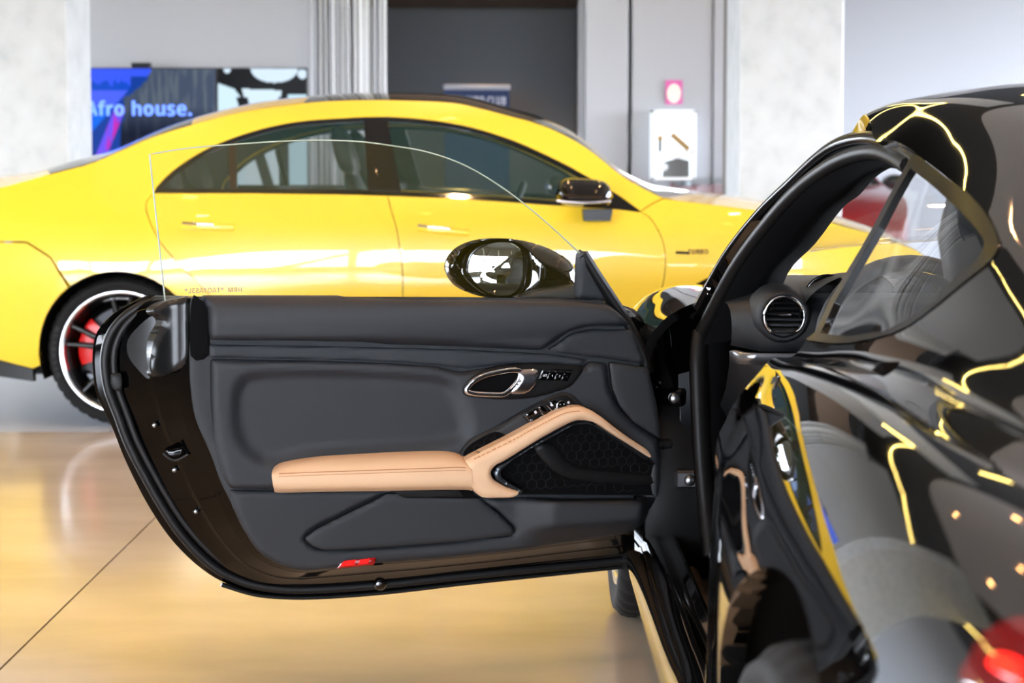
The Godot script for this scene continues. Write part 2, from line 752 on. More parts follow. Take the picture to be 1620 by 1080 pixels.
func build_room() -> void:
	# floor: polished slabs with open joints over a dark bed, grey tiles beyond
	struct("floor_bed", bbox(Vector3(0, -0.16, -3.0), Vector3(22, 0.2, 30)), M.joint)
	var slabs := [
		[Vector2(-10.5, 11.5), Vector2(-1.172, 11.5), Vector2(-1.172, -6.53), Vector2(-10.5, -6.53)],
		[Vector2(-1.166, 11.5), Vector2(10.5, 11.5), Vector2(10.5, -6.53), Vector2(-1.166, -6.53)],
	]
	for s in slabs:
		var poly := PackedVector2Array(s)
		struct("floor", prism(poly, func(p: Vector2, z: float) -> Vector3: return Vector3(p.x, z, p.y), -0.06, 0.0), M.polished_concrete)
	for i in 12:
		for j in 6:
			var c := Vector3(-10.5 + 1.75 * (i + 0.5), -0.03, -6.535 - 1.75 * (j + 0.5))
			struct("floor_tile", bbox(c, Vector3(1.747, 0.06, 1.747), 0.001), M.grey_tile)
	# shell
	struct("ceiling", bbox(Vector3(0, CEIL + 0.35, -3.0), Vector3(22, 0.2, 30)), M.ceiling_dark)
	struct("ceiling_panel", bbox(Vector3(2.6, CEIL + 0.1, -2.9), Vector3(11.0, 0.2, 12.4), 0.01), M.ceiling_grey)
	struct("wall_right", bbox(Vector3(10.6, 2.2, 4.0), Vector3(0.2, 4.9, 16)), M.paint_grey)
	struct("wall_right_sill", bbox(Vector3(10.6, 0.2, -10.5), Vector3(0.2, 0.4, 13)), M.steel_white)
	struct("wall_right_head", bbox(Vector3(10.6, 4.2, -10.5), Vector3(0.2, 0.8, 13)), M.steel_white)
	for i in 4:
		struct("trim_right_post", bbox(Vector3(10.55, 2.2, -7.0 - 2.9 * i), Vector3(0.2, 4.4, 0.12)), M.steel_white)
	struct("wall_back", bbox(Vector3(0, 2.2, -17.1), Vector3(22, 4.9, 0.2)), M.paint_grey)
	# left side: low wall, glazing above; behind the camera: a glazed front with posts and slanting braces
	struct("wall_left", bbox(Vector3(-10.6, 2.2, 3.5), Vector3(0.2, 4.9, 17)), M.paint_charcoal)
	struct("wall_left_sill", bbox(Vector3(-10.6, 0.2, -11.0), Vector3(0.2, 0.4, 12)), M.steel_white)
	struct("wall_left_head", bbox(Vector3(-10.6, 4.2, -11.0), Vector3(0.2, 0.8, 12)), M.steel_white)
	for i in 4:
		struct("trim_left_post", bbox(Vector3(-10.55, 2.2, -16.5 + 3.0 * i), Vector3(0.2, 4.4, 0.12)), M.steel_white)
	struct("wall_front_sill", bbox(Vector3(0, 0.40, 11.6), Vector3(22, 0.8, 0.2)), M.paint_taupe)
	struct("wall_front_head", bbox(Vector3(0, 4.05, 11.6), Vector3(22, 1.4, 0.2)), M.paint_taupe)
	for i in 9:
		struct("trim_front_post", bbox(Vector3(-10.4 + 2.6 * i, 2.2, 11.55), Vector3(0.14, 4.4, 0.16)), M.steel_white)
	struct("trim_front_rail", bbox(Vector3(0, 2.5, 11.55), Vector3(21, 0.09, 0.1)), M.steel_white)
	for i in 4:
		var x := -7.8 + 5.2 * i
		struct("trim_brace", tube(PackedVector3Array([Vector3(x - 1.2, 0.0, 10.7), Vector3(x + 0.9, 4.4, 10.7)]), 0.09, 12), M.steel_dark)
	# back walls beyond the yellow car
	struct("wall_screen", bbox(Vector3(-4.195, 2.2, -12.1), Vector3(5.187, 4.5, 0.2)), M.paint_grey)
	var xa := -1.6016
	var xb := 0.5816
	struct("wall_recess_back", bbox(Vector3((xa + xb) * 0.5, 2.2, -14.1), Vector3(xb - xa + 1.2, 4.5, 0.2)), M.paint_dark)
	struct("wall_recess_side", bbox(Vector3(xa - 0.1, 2.2, -13.1), Vector3(0.2, 4.5, 1.9)), M.paint_dark)
	struct("wall_recess_side_2", bbox(Vector3(xb + 0.1, 2.2, -13.1), Vector3(0.2, 4.5, 1.9)), M.paint_dark)
	struct("ceiling_recess", bbox(Vector3((xa + xb) * 0.5, 2.6130 + 0.5, -13.05), Vector3(xb - xa, 1.0, 1.9)), M.ceiling_brown)
	var xc := 0.9345
	var xd := 1.5807
	var xe := 1.7000
	struct("wall_panel_left", bbox(Vector3((xb + xc) * 0.5 - 0.01, 2.2, -12.1), Vector3(xc - xb - 0.02, 4.5, 0.2), 0.01), M.paint_light)
	struct("wall_panel_mid", bbox(Vector3((xc + xd) * 0.5 + 0.005, 2.2, -12.1), Vector3(xd - xc - 0.012, 4.5, 0.2), 0.01), M.paint_light)
	struct("wall_panel_right", bbox(Vector3((xd + xe) * 0.5 + 0.02, 2.2, -12.08), Vector3(xe - xd + 0.03, 4.5, 0.2), 0.008), M.paint_light)
	struct("wall_panel_back", bbox(Vector3((xb + xe) * 0.5, 2.2, -12.26), Vector3(xe - xb + 0.1, 4.5, 0.1)), M.paint_light)
	struct("trim_dark_strip", bbox(Vector3(1.487, 2.2, -10.2), Vector3(0.121, 4.5, 0.2)), M.paint_taupe)  # narrow taupe box close behind the right column
	# columns
	struct("trim_column_left", bbox(Vector3(-3.171, 2.2, -9.25), Vector3(1.1, 4.5, 0.5), 0.01), M.plaster_white)
	struct("trim_column_right", bbox(Vector3(1.743, 2.2, -9.8), Vector3(0.645, 4.5, 0.6), 0.01), M.plaster_white)

func build_lights() -> void:
	# warm downlights set in the ceiling
	var rng := RandomNumberGenerator.new()
	rng.seed = 4
	var ring := lathe(P([0.055, 0.0, 0.085, 0.0, 0.088, -0.008, 0.055, -0.012]), 20, true)
	var lens := lathe(P([0.0, 0.004, 0.053, 0.004]), 20)
	var k := 0
	for i in 6:
		for j in 8:
			var at := Vector3(-2.4 + 2.0 * i + rng.randf_range(-0.35, 0.35), CEIL - 0.013, 2.6 - 1.55 * j + rng.randf_range(-0.3, 0.3))
			var t := thing("ceiling_downlight", "small round warm downlight set in the showroom ceiling", "light", at, "showroom ceiling downlights")
			var a := part(t, "bezel", ring, M.steel_white)
			a.rotation_degrees.x = 90
			var b := part(t, "lamp_lens", lens, M.lamp_warm)
			b.rotation_degrees.x = 90
			if (i + j) % 2 == 0:
				var s := SpotLight3D.new()
				s.name = "downlight_beam"
				s.position = at + Vector3(0, -0.03, 0)
				s.rotation_degrees.x = -90
				s.light_color = Color(1.0, 0.80, 0.58)
				s.light_energy = 1.2
				s.spot_angle = 50.0
				s.spot_range = 20.0
				s.spot_attenuation = 2.0
				s.light_size = 0.05
				s.shadow_enabled = true
				add_child(s)
	# golden led profiles hung below the ceiling: bent lines
	var lines := [
		[Vector3(-3.6, 3.9, -1.0), Vector3(-5.2, 3.9, -3.0), Vector3(-5.2, 3.9, -6.4), Vector3(-3.8, 3.9, -7.6), Vector3(-3.8, 3.9, -9.4)],
		[Vector3(-6.4, 3.9, -2.0), Vector3(-7.4, 3.9, -4.6), Vector3(-7.4, 3.9, -9.0), Vector3(-5.6, 3.9, -10.4)],
		[Vector3(-4.6, 3.9, -11.2), Vector3(-1.6, 3.9, -9.7), Vector3(1.4, 3.9, -9.7), Vector3(1.4, 3.9, -11.4)],
		[Vector3(-8.6, 3.9, -1.5), Vector3(-8.6, 3.9, -6.0)],
		[Vector3(2.6, 3.9, -9.6), Vector3(4.6, 3.9, -11.0), Vector3(7.4, 3.9, -11.0)],
	]
	for l in lines:
		var t := thing("pendant_light", "golden bent led line light hung below the showroom ceiling", "light", Vector3.ZERO, "golden led line lights")
		for i in l.size() - 1:
			var a: Vector3 = l[i]
			var b: Vector3 = l[i + 1]
			part(t, "led_bar", sweep(PackedVector3Array([a, b]), P([-0.012, -0.014, 0.012, -0.014, 0.012, 0.014, -0.012, 0.014]), false, Vector3.UP), M.led_gold)
			var w := tube(PackedVector3Array([a + Vector3(0, 0.02, 0), Vector3(a.x, CEIL + 0.25, a.z)]), 0.003, 6)
			part(t, "wire", w, M.steel_dark)
			var ar := AreaLight3D.new()
			ar.name = "led_light"
			ar.area_size = Vector2(0.028, a.distance_to(b) * 0.98)
			ar.position = (a + b) * 0.5 + Vector3(0, -0.02, 0)
			ar.basis = Basis((b - a).cross(Vector3.UP).normalized(), (b - a).normalized(), Vector3.UP)
			ar.light_color = Color(1.0, 0.86, 0.45)
			ar.light_energy = 0.2
			ar.area_range = 30.0
			ar.shadow_enabled = true
			add_child(ar)

# ------------------------------------------------------------------ things along the back wall
func screen_picture(kind: int) -> ImageTexture:
	var w := 256
	var h := 160
	var im := Image.create(w, h, false, Image.FORMAT_RGBA8)
	var n := FastNoiseLite.new()
	n.seed = 31 + kind
	n.frequency = 0.03
	n.fractal_octaves = 4
	for y in h:
		for x in w:
			var u := float(x) / w
			var v := float(y) / h
			var q := n.get_noise_2d(x * (2.2 if kind == 0 else 1.0), y * (0.6 if kind == 0 else 1.0))
			var c: Color
			if kind == 0:
				# left part: blue evening scene with a lilac band, right part: a shaggy grey thatch; only the upper half shows above the car
				var px := 122.0 + 219.0 * u
				var py := 251.0 * v
				var edge := 237.0 - 0.02 * py * py + 6.0 * q
				if py > 45.0:
					edge = 196.0 - 0.12 * (py - 45.0) + 6.0 * q
				c = Color(0.22, 0.36, 1.0)
				if py > 22.0 + 10.0 * q and py < 34.0 and px < 205.0:
					c = Color(0.03, 0.30, 0.80)
				if py >= 34.0 and py < 62.0:
					c = Color(0.30, 0.40, 1.0)
				if py >= 62.0:
					c = Color(0.02, 0.42, 0.95)
				if py > 12.0 and px > 205.0 - 0.9 * maxf(0.0, py - 30.0) and px < edge:
					c = Color(0.04, 0.24, 0.62)
				if py > 62.0 and absf(px - (188.0 - 0.42 * (py - 62.0))) < 9.0:
					c = Color(0.44, 0.34, 1.0).lerp(Color(0.80, 0.16, 0.72), clampf(q * 3.0, 0, 1))
				if px > edge:
					c = Color(0.26, 0.31, 0.40).lerp(Color(0.04, 0.07, 0.16), clampf((py - 60.0) / 45.0, 0, 1))
					c = c.lerp(Color(0.46, 0.50, 0.52), clampf(0.35 + q * 1.8, 0, 1) * (0.55 if py < 70.0 else 0.2))
			else:
				var px := 343.0 + 143.0 * u
				var py := 251.0 * v
				c = Color(0.88, 0.96, 1.0)
				if py < 45.0:
					c = Color(0.03, 0.045, 0.06)
				if Vector2((px - 434.0) / 38.0, py / 22.0).length() < 1.0 or Vector2((px - 479.0) / 8.0, (py - 8.0) / 8.0).length() < 1.0 or Vector2((px - 358.0) / 6.0, (py - 1.0) / 6.0).length() < 1.0:
					c = Color(0.86, 0.94, 1.0)
				if py > 22.0 and px < 346.0 + 0.75 * (py - 0.0) and px < 384.0 and py > 22.0 + 0.35 * (px - 343.0):
					c = Color(0.84, 0.95, 1.0)
				if py >= 31.0 + 0.04 * (px - 385.0) and px > 381.0 + 0.25 * (py - 31.0) and px < 446.0 - 0.15 * (py - 31.0):
					c = Color(0.86, 0.95, 1.0)
				if py > 40.0 and px > 455.0:
					c = Color(0.80, 0.94, 1.0)
				if py >= 45.0 and px > 372.0 + 0.3 * (py - 45.0) and px < 390.0 + 0.3 * (py - 45.0):
					c = Color(0.03, 0.045, 0.06)
				if py >= 45.0 and px > 440.0 and px < 456.0:
					c = Color(0.10, 0.10, 0.12)
			im.set_pixel(x, y, c)
	return ImageTexture.create_from_image(im)

func build_background() -> void:
	# video wall of two screens, hung in front of the grey wall
	var z := -11.93
	var kinds := [["-3.4005", "-2.3181", "flat video screen showing a blue scene with the words afro house"], ["-2.3082", "-1.6014", "flat video screen showing black shapes on pale blue"]]
	var top := 1.9294
	for i in 2:
		var x0 := float(kinds[i][0])
		var x1 := float(kinds[i][1])
		var hgt := 1.25
		var t := thing("video_screen", kinds[i][2], "screen", Vector3((x0 + x1) * 0.5, top - hgt, z))
		part(t, "casing", bbox(Vector3(0, hgt * 0.5, -0.034), Vector3(x1 - x0, hgt, 0.06), 0.004), M.frame_black)
		var m := mat("screen_%d" % i, Color(0.02, 0.02, 0.02), 0.35, 0.0, 0.2)
		m.emission_enabled = true
		m.emission = Color.BLACK
		m.emission_texture = screen_picture(i)
		m.emission_energy_multiplier = 0.36
		var q := QuadMesh.new()
		q.size = Vector2(x1 - x0 - 0.012, hgt - 0.012)
		var f := part(t, "display", q, m)
		f.position = Vector3(0, hgt * 0.5, -0.003)
		var ar := AreaLight3D.new()
		ar.name = "screen_light"
		ar.area_size = q.size
		ar.position = t.position + Vector3(0, hgt * 0.5, 0.03)
		ar.rotation_degrees.y = 180
		ar.light_color = Color(0.45, 0.6, 1.0)
		ar.light_energy = 0.12
		ar.area_range = 30.0
		ar.shadow_enabled = true
		add_child(ar)
		if i == 0:
			var tm := text_mesh("Afro house.", 0.1526, 0.004)
			tm.horizontal_alignment = HORIZONTAL_ALIGNMENT_RIGHT
			var lm := mat("screen_letters", Color(0.4, 0.55, 1.0), 0.4)
			glow(lm, Color(0.36, 0.50, 1.0), 0.42)
			var o := part(t, "screen_lettering", tm, lm)
			o.position = Vector3(-2.499, 1.609, -11.922) - t.position
			var cam_bar := part(t, "sensor_bar", bbox(Vector3(-2.889, 1.947, -11.9) - t.position, Vector3(0.15, 0.035, 0.05), 0.004), M.frame_black)
	# string curtain in front of the recess
	var cu := thing("string_curtain", "white and grey vertical string curtain beside the video wall", "curtain", Vector3(-1.266, 0, -11.8))
	var rng := RandomNumberGenerator.new()
	rng.seed = 9
	var half := 0.2982
	part(cu, "rail", bbox(Vector3(0, 3.9, 0), Vector3(half * 2.1, 0.05, 0.06), 0.004), M.steel_dark)
	var n := 64
	var kinds3 := [M.strand_light, M.strand_mid]
	var shapes := []
	for w in [0.005, 0.009, 0.015]:
		shapes.append(bbox(Vector3(0, 1.93, 0), Vector3(w, 3.86, 0.012), 0.002).mesh())
	for i in n:
		var pick := rng.randf()
		var o := part(cu, "strand", shapes[rng.randi() % 3], kinds3[0] if pick < 0.6 else kinds3[1])
		o.position = Vector3(lerpf(-half, half, (i + 0.5) / n) + rng.randf_range(-0.004, 0.004), 0.02, rng.randf_range(-0.03, 0.03))
		o.rotation_degrees.z = rng.randf_range(-0.12, 0.12)
	# blue banner on a stand in the recess
	var bw := 0.5725
	var by := 1.8287
	var bn := thing("roll_up_banner", "dark blue roll up banner reading auto club in the grey recess", "banner", Vector3(-0.297, 0, -12.9))
	bn.rotation_degrees.z = 0.0
	bn.rotation_degrees.y = 8.0
	part(bn, "cloth", bbox(Vector3(0, (by + 0.06) * 0.5, 0), Vector3(bw * 0.97, by - 0.06, 0.006)), M.banner_blue)
	part(bn, "top_rail", bbox(Vector3(0, by, 0.0), Vector3(bw, 0.045, 0.03), 0.006), M.banner_rail)
	part(bn, "base", bbox(Vector3(0, 0.04, 0), Vector3(bw * 1.02, 0.08, 0.16), 0.01), M.banner_rail)
	for l in [["NYS AUTO CLUB", 0.0], ["NYS AUTO CLUB", 0.085]]:
		var tm := text_mesh(l[0], 0.098, 0.004)
		var o := part(bn, "lettering", tm, M.print_white)
		o.position = Vector3(0, by - 0.115 - l[1], 0.006)
		o.scale = Vector3(bw * 0.86 / maxf(tm.get_aabb().size.x, 0.01), 1.0, 1.0)
	# lamp in the recess ceiling
	var rl := thing("recess_downlight", "round warm downlight in the brown ceiling of the recess", "light", Vector3(-0.169, 2.611, -13.2))
	var bz := part(rl, "bezel", lathe(P([0.05, 0.0, 0.075, 0.0, 0.078, -0.008, 0.05, -0.01]), 20, true), M.steel_white)
	bz.rotation_degrees.x = 90
	var ll := part(rl, "lamp_lens", lathe(P([0.0, -0.004, 0.05, -0.004]), 20), M.lamp_warm)
	ll.rotation_degrees.x = 90
	var sp := SpotLight3D.new()
	sp.name = "recess_beam"
	sp.position = rl.position + Vector3(0, -0.03, 0)
	sp.rotation_degrees.x = -90
	sp.light_color = Color(1, 0.8, 0.58)
	sp.light_energy = 0.8
	sp.spot_angle = 55
	sp.spot_range = 20
	sp.shadow_enabled = true
	add_child(sp)
	# magenta notice and the bright wall case under it
	var px := 1.2729
	var po := thing("wall_poster", "small magenta notice with a cream oval on the grey wall", "poster", Vector3(1.273, 1.647, -11.985))
	var pw := 0.1342
	var ph := 0.1880
	part(po, "sheet", bbox(Vector3(0, ph * 0.5, 0), Vector3(pw, ph, 0.006)), M.magenta)
	part(po, "oval", prism(circle(pw * 0.40, 24, ph * 0.40), func(p: Vector2, q: float) -> Vector3: return Vector3(p.x, p.y + ph * 0.45, q), 0.003, 0.006), M.cream)
	var cw := 0.3459
	var ch := 0.5474
	var ca := thing("wall_case", "bright white lit display case with shelves on the grey wall", "display case", Vector3(1.258, 1.051, -11.9))
	part(ca, "back_panel", bbox(Vector3(0, ch * 0.5, -0.07), Vector3(cw, ch, 0.015)), M.lamp_case)
	for s in [-1.0, 1.0]:
		part(ca, "side", bbox(Vector3(s * (cw * 0.5 - 0.012), ch * 0.5, 0), Vector3(0.024, ch, 0.16), 0.003), M.case_white)
		part(ca, "rail", bbox(Vector3(0, ch * 0.5 + s * (ch * 0.5 - 0.012), 0), Vector3(cw, 0.024, 0.16), 0.003), M.case_white)
	part(ca, "shelf", bbox(Vector3(0, ch * 0.36, 0), Vector3(cw - 0.05, 0.05, 0.14), 0.003), M.case_white)
	var al := AreaLight3D.new()
	al.name = "case_light"
	al.area_size = Vector2(cw * 0.8, ch * 0.8)
	al.position = ca.position + Vector3(0, ch * 0.5, 0.1)
	al.rotation_degrees.y = 180
	al.light_energy = 0.1
	al.area_range = 20
	al.shadow_enabled = true
	add_child(al)
	var it := thing("wooden_model", "slim ochre wooden model leaning in the lit wall case", "ornament", ca.position + Vector3(0.05, ch * 0.385, 0.0))
	part(it, "stick", sweep(PackedVector3Array([Vector3(-0.06, 0.15, 0), Vector3(0.075, 0.03, 0)]), circle(0.022, 10), false), M.ochre)
	part(it, "foot", bbox(Vector3(0.02, 0.008, 0), Vector3(0.17, 0.016, 0.05), 0.003), M.prop_grey)
	var it2 := thing("green_figure", "small ochre figure on the upper shelf of the wall case", "ornament", ca.position + Vector3(-0.10, ch * 0.385, 0.0))
	part(it2, "base", bbox(Vector3(0, 0.05, 0), Vector3(0.03, 0.10, 0.04), 0.004), M.prop_grey)
	part(it2, "head", lathe(P([0.0, -0.02, 0.018, -0.012, 0.024, 0.0, 0.018, 0.012, 0.0, 0.02]), 14), M.ochre).position = Vector3(0, 0.118, 0)
	var it3 := thing("grey_plaque", "grey arched plaque on the lower shelf of the wall case", "ornament", ca.position + Vector3(0.02, 0.024, 0.0))
	part(it3, "plate", prism(PackedVector2Array([Vector2(-0.10, 0), Vector2(0.11, 0), Vector2(0.11, 0.13), Vector2(0.02, 0.15), Vector2(-0.09, 0.12)]), func(p: Vector2, q: float) -> Vector3: return Vector3(p.x, p.y, q), -0.02, 0.0), M.prop_grey)
	part(it3, "disc", prism(circle(0.028, 18), func(p: Vector2, q: float) -> Vector3: return Vector3(p.x - 0.085, p.y + 0.08, q), 0.0, 0.01), M.case_white)


# ------------------------------------------------------------------ wheels (axis along z, outer face towards +z)
func tyre_shape(r: float, w: float, rim: float) -> MB:
	var h := w * 0.5
	var prof := [[rim, -h * 0.80, 0], [rim + 0.012, -h * 0.92, 0], [lerpf(rim, r, 0.5), -h * 1.0, 0], [r - 0.018, -h * 0.93, 0], [r - 0.006, -h * 0.84, 1], [r - 0.001, -h * 0.70, 1], [r, -h * 0.52, 1], [r - 0.007, -h * 0.50, 0], [r - 0.007, -h * 0.44, 0], [r, -h * 0.42, 1], [r, -h * 0.06, 1], [r - 0.007, -h * 0.04, 0], [r - 0.007, h * 0.04, 0], [r, h * 0.06, 1], [r, h * 0.42, 1], [r - 0.007, h * 0.44, 0], [r - 0.007, h * 0.50, 0], [r, h * 0.52, 1], [r - 0.001, h * 0.70, 1], [r - 0.006, h * 0.84, 1], [r - 0.018, h * 0.93, 0], [lerpf(rim, r, 0.72), h * 0.99, 0], [lerpf(rim, r, 0.5), h * 1.0, 0], [rim + 0.012, h * 0.92, 0], [rim, h * 0.80, 0]]
	var mb := MB.new()
	var n := 168
	var m := prof.size()
	for i in n:
		var a := TAU * i / n
		for p in prof:
			var q: float = p[0]
			if p[2] == 1 and i % 4 == 0:
				q -= 0.006
			mb.add(Vector3(cos(a) * q, sin(a) * q, p[1]))
	for i in n:
		for j in m - 1:
			var q := (i + 1) % n
			mb.quad(i * m + j, i * m + j + 1, q * m + j + 1, q * m + j)
	return mb

func bar(a: Vector3, b: Vector3, wa: float, wb: float, ta: float, tb: float) -> MB:
	# a tapering spoke from a to b, wide across and thick along z, its upper edges chamfered
	var t := (b - a).normalized()
	var s := Vector3(0, 0, 1).cross(t).normalized()
	var rows := []
	for k in 5:
		var f := k / 4.0
		var c := a.lerp(b, f)
		var w := lerpf(wa, wb, f) * 0.5
		var d := lerpf(ta, tb, f)
		rows.append(PackedVector3Array([c - s * w + Vector3(0, 0, -d), c - s * w + Vector3(0, 0, -d * 0.25), c - s * w * 0.6, c + s * w * 0.6, c + s * w + Vector3(0, 0, -d * 0.25), c + s * w + Vector3(0, 0, -d)]))
	return loft(rows, true)

func make_wheel(car: Node3D, at: Vector3, face: float, r: float, rim: float, w: float, style: String, steer := 0.0) -> MeshInstance3D:
	var h := w * 0.5
	var o := part(car, "wheel", tyre_shape(r, w, rim), M.tyre)
	o.position = at
	o.rotation.y = (0.0 if face > 0 else PI) + steer
	var rm: StandardMaterial3D = M.rim_black if style == "black" else M.rim_silver
	part(o, "rim_barrel", lathe(P([rim - 0.02, -h * 0.8, rim - 0.035, -h * 0.6, rim - 0.045, 0.0, rim - 0.03, h * 0.45, rim - 0.016, h * 0.62]), 64), rm)
	part(o, "rim_lip", lathe(P([rim - 0.018, h * 0.60, rim - 0.014, h * 0.80, rim - 0.008, h * 0.90, rim + 0.002, h * 0.95, rim + 0.007, h * 0.88, rim + 0.004, h * 0.74]), 72), M.rim_bright)
	part(o, "brake_disc", lathe(P([0.06, -0.02, rim - 0.075, -0.02, rim - 0.072, -0.005, rim - 0.075, 0.0, 0.06, 0.0]), 48), M.disc_steel)
	for k in 5:
		var a0 := TAU * k / 5.0 + 0.32
		for s in [-1.0, 1.0]:
			var a: float = a0 + s * 0.085
			var b: float = a0 + s * 0.17
			part(o, "spoke", bar(Vector3(cos(a) * 0.05, sin(a) * 0.05, h * 0.50), Vector3(cos(b) * (rim - 0.02), sin(b) * (rim - 0.02), h * 0.74), 0.030, 0.022, 0.045, 0.03), rm)
	part(o, "hub", lathe(P([0.066, h * 0.2, 0.066, h * 0.48, 0.058, h * 0.54, 0.036, h * 0.56, 0.034, h * 0.60, 0.0, h * 0.62]), 32), rm)
	for k in 5:
		var a := TAU * k / 5.0
		var bo := part(o, "bolt", lathe(P([0.009, 0.0, 0.009, 0.008, 0.006, 0.012, 0.0, 0.012]), 10), M.steel)
		bo.position = Vector3(cos(a) * 0.047, sin(a) * 0.047, h * 0.555)
	var cm: StandardMaterial3D = M.caliper_red if style == "black" else M.caliper_yellow
	var ca := MB.new()
	var rows := []
	for k in 9:
		var a := lerpf(-0.55, 0.55, k / 8.0)
		var ro := rim - 0.058 - 0.006 * absf(a)
		var ri := rim - 0.135
		var e := Vector3(cos(a), sin(a), 0)
		var z := 0.046 * (1.0 - 0.35 * a * a)
		rows.append(PackedVector3Array([e * ri + Vector3(0, 0, -0.01), e * ri + Vector3(0, 0, z * 0.8), e * (ri + 0.012) + Vector3(0, 0, z), e * (ro - 0.01) + Vector3(0, 0, z), e * ro + Vector3(0, 0, z * 0.7), e * ro + Vector3(0, 0, -0.03)]))
	ca.join(loft(rows, true))
	var cal := part(o, "brake_caliper", ca, cm)
	cal.rotation.z = PI * 0.93 if style == "black" else PI * 0.9
	return o

func sidewall_letters(w: MeshInstance3D, s: String, rad: float, z: float, mid: float, size: float) -> void:
	for i in s.length():
		var a := mid - (i - (s.length() - 1) * 0.5) * size * 1.0 / rad
		var o := part(w, "sidewall_letter", text_mesh(s[i], size, 0.003), M.rubber)
		o.position = Vector3(cos(a) * rad, sin(a) * rad, z)
		o.rotation.z = a - PI / 2


# ------------------------------------------------------------------ the yellow saloon (x forward, near side at +z)
const PY := [0.18, 0.3, 0.45, 0.62, 0.75, 0.85, 0.93, 1.0, 1.1, 1.2, 1.3, 1.38, 1.44, 1.5]
const PW := [0.84, 0.885, 0.905, 0.915, 0.912, 0.9, 0.875, 0.838, 0.775, 0.712, 0.645, 0.58, 0.51, 0.44]
var roofline_x := []
var roofline_y := []

func yw(x: float, y: float) -> float:
	var w := herm(PY, PW, y)
	var pl := 1.0
	if x < -0.1:
		pl -= 0.13 * pow((-0.1 - x) / 0.9, 2.0)
	if x > 2.75:
		pl -= 0.20 * pow((x - 2.75) / 0.9, 2.0)
	w *= pl
	w += 0.014 * exp(-pow(x / 0.42, 2.0) - pow((y - 0.70) / 0.13, 2.0)) + 0.012 * exp(-pow((x - 2.73) / 0.42, 2.0) - pow((y - 0.70) / 0.13, 2.0))
	w -= 0.016 * exp(-pow((x - 1.35) / 0.75, 4.0) - pow((y - 0.50) / 0.10, 2.0))
	return w

func yside(p: Vector2) -> Vector3:
	return Vector3(p.x, p.y, yw(p.x, p.y))

func yin(p: Vector2) -> Vector3:
	return Vector3(p.x, p.y, yw(p.x, p.y) - 0.008)

func yout(p: Vector2) -> Vector3:
	return Vector3(p.x, p.y, yw(p.x, p.y) + 0.003)

func ytop(x: float, q: float, crown: float) -> Vector3:
	var y := herm(roofline_x, roofline_y, x)
	return Vector3(x, y + crown * (1.0 - q * q), q * yw(x, y))

func top_patch(x0: float, b0: float, x1: float, b1: float, c0: float, c1: float, n := 14, inset := 1.0) -> MB:
	var rows := []
	for i in n + 1:
		var row := PackedVector3Array()
		for j in 25:
			var q := lerpf(-inset, inset, j / 24.0)
			var x := lerpf(x0 + b0 * (1 - q * q), x1 + b1 * (1 - q * q), float(i) / n)
			row.append(ytop(x, q, lerpf(c0, c1, float(i) / n)))
		rows.append(row)
	return loft(rows)

func both(car: Node3D, called: String, shape: MB, m: Material, label := "") -> Array:
	return [part(car, called, shape, m, label), part(car, called, shape.mirror_z(), m, label)]

func seat_shape(w: float, hgt: float, tilt: float) -> MB:
	# backrest with shoulders and a headrest: sections up its height
	var rows := []
	var ys := [0.0, 0.10, 0.30, 0.48, 0.58, 0.62, 0.64, 0.66, 0.72, 0.80, 0.84, 0.855]
	var ws := [0.44, 0.50, 0.52, 0.46, 0.34, 0.25, 0.20, 0.25, 0.28, 0.26, 0.18, 0.02]
	var ts := [0.12, 0.13, 0.12, 0.10, 0.085, 0.07, 0.06, 0.09, 0.10, 0.09, 0.06, 0.01]
	for i in ys.size():
		var row := PackedVector3Array()
		for j in 21:
			var a := TAU * j / 20.0
			var cx := cos(a)
			var cz := sin(a)
			var px: float = signf(cx) * pow(absf(cx), 0.6) * ts[i] * 0.5
			var pz: float = signf(cz) * pow(absf(cz), 0.6) * ws[i] * 0.5 * w / 0.5
			var y: float = ys[i] * hgt / 0.855
			row.append(Vector3(px - y * tilt, y, pz))
		rows.append(row)
	return loft(rows, true)

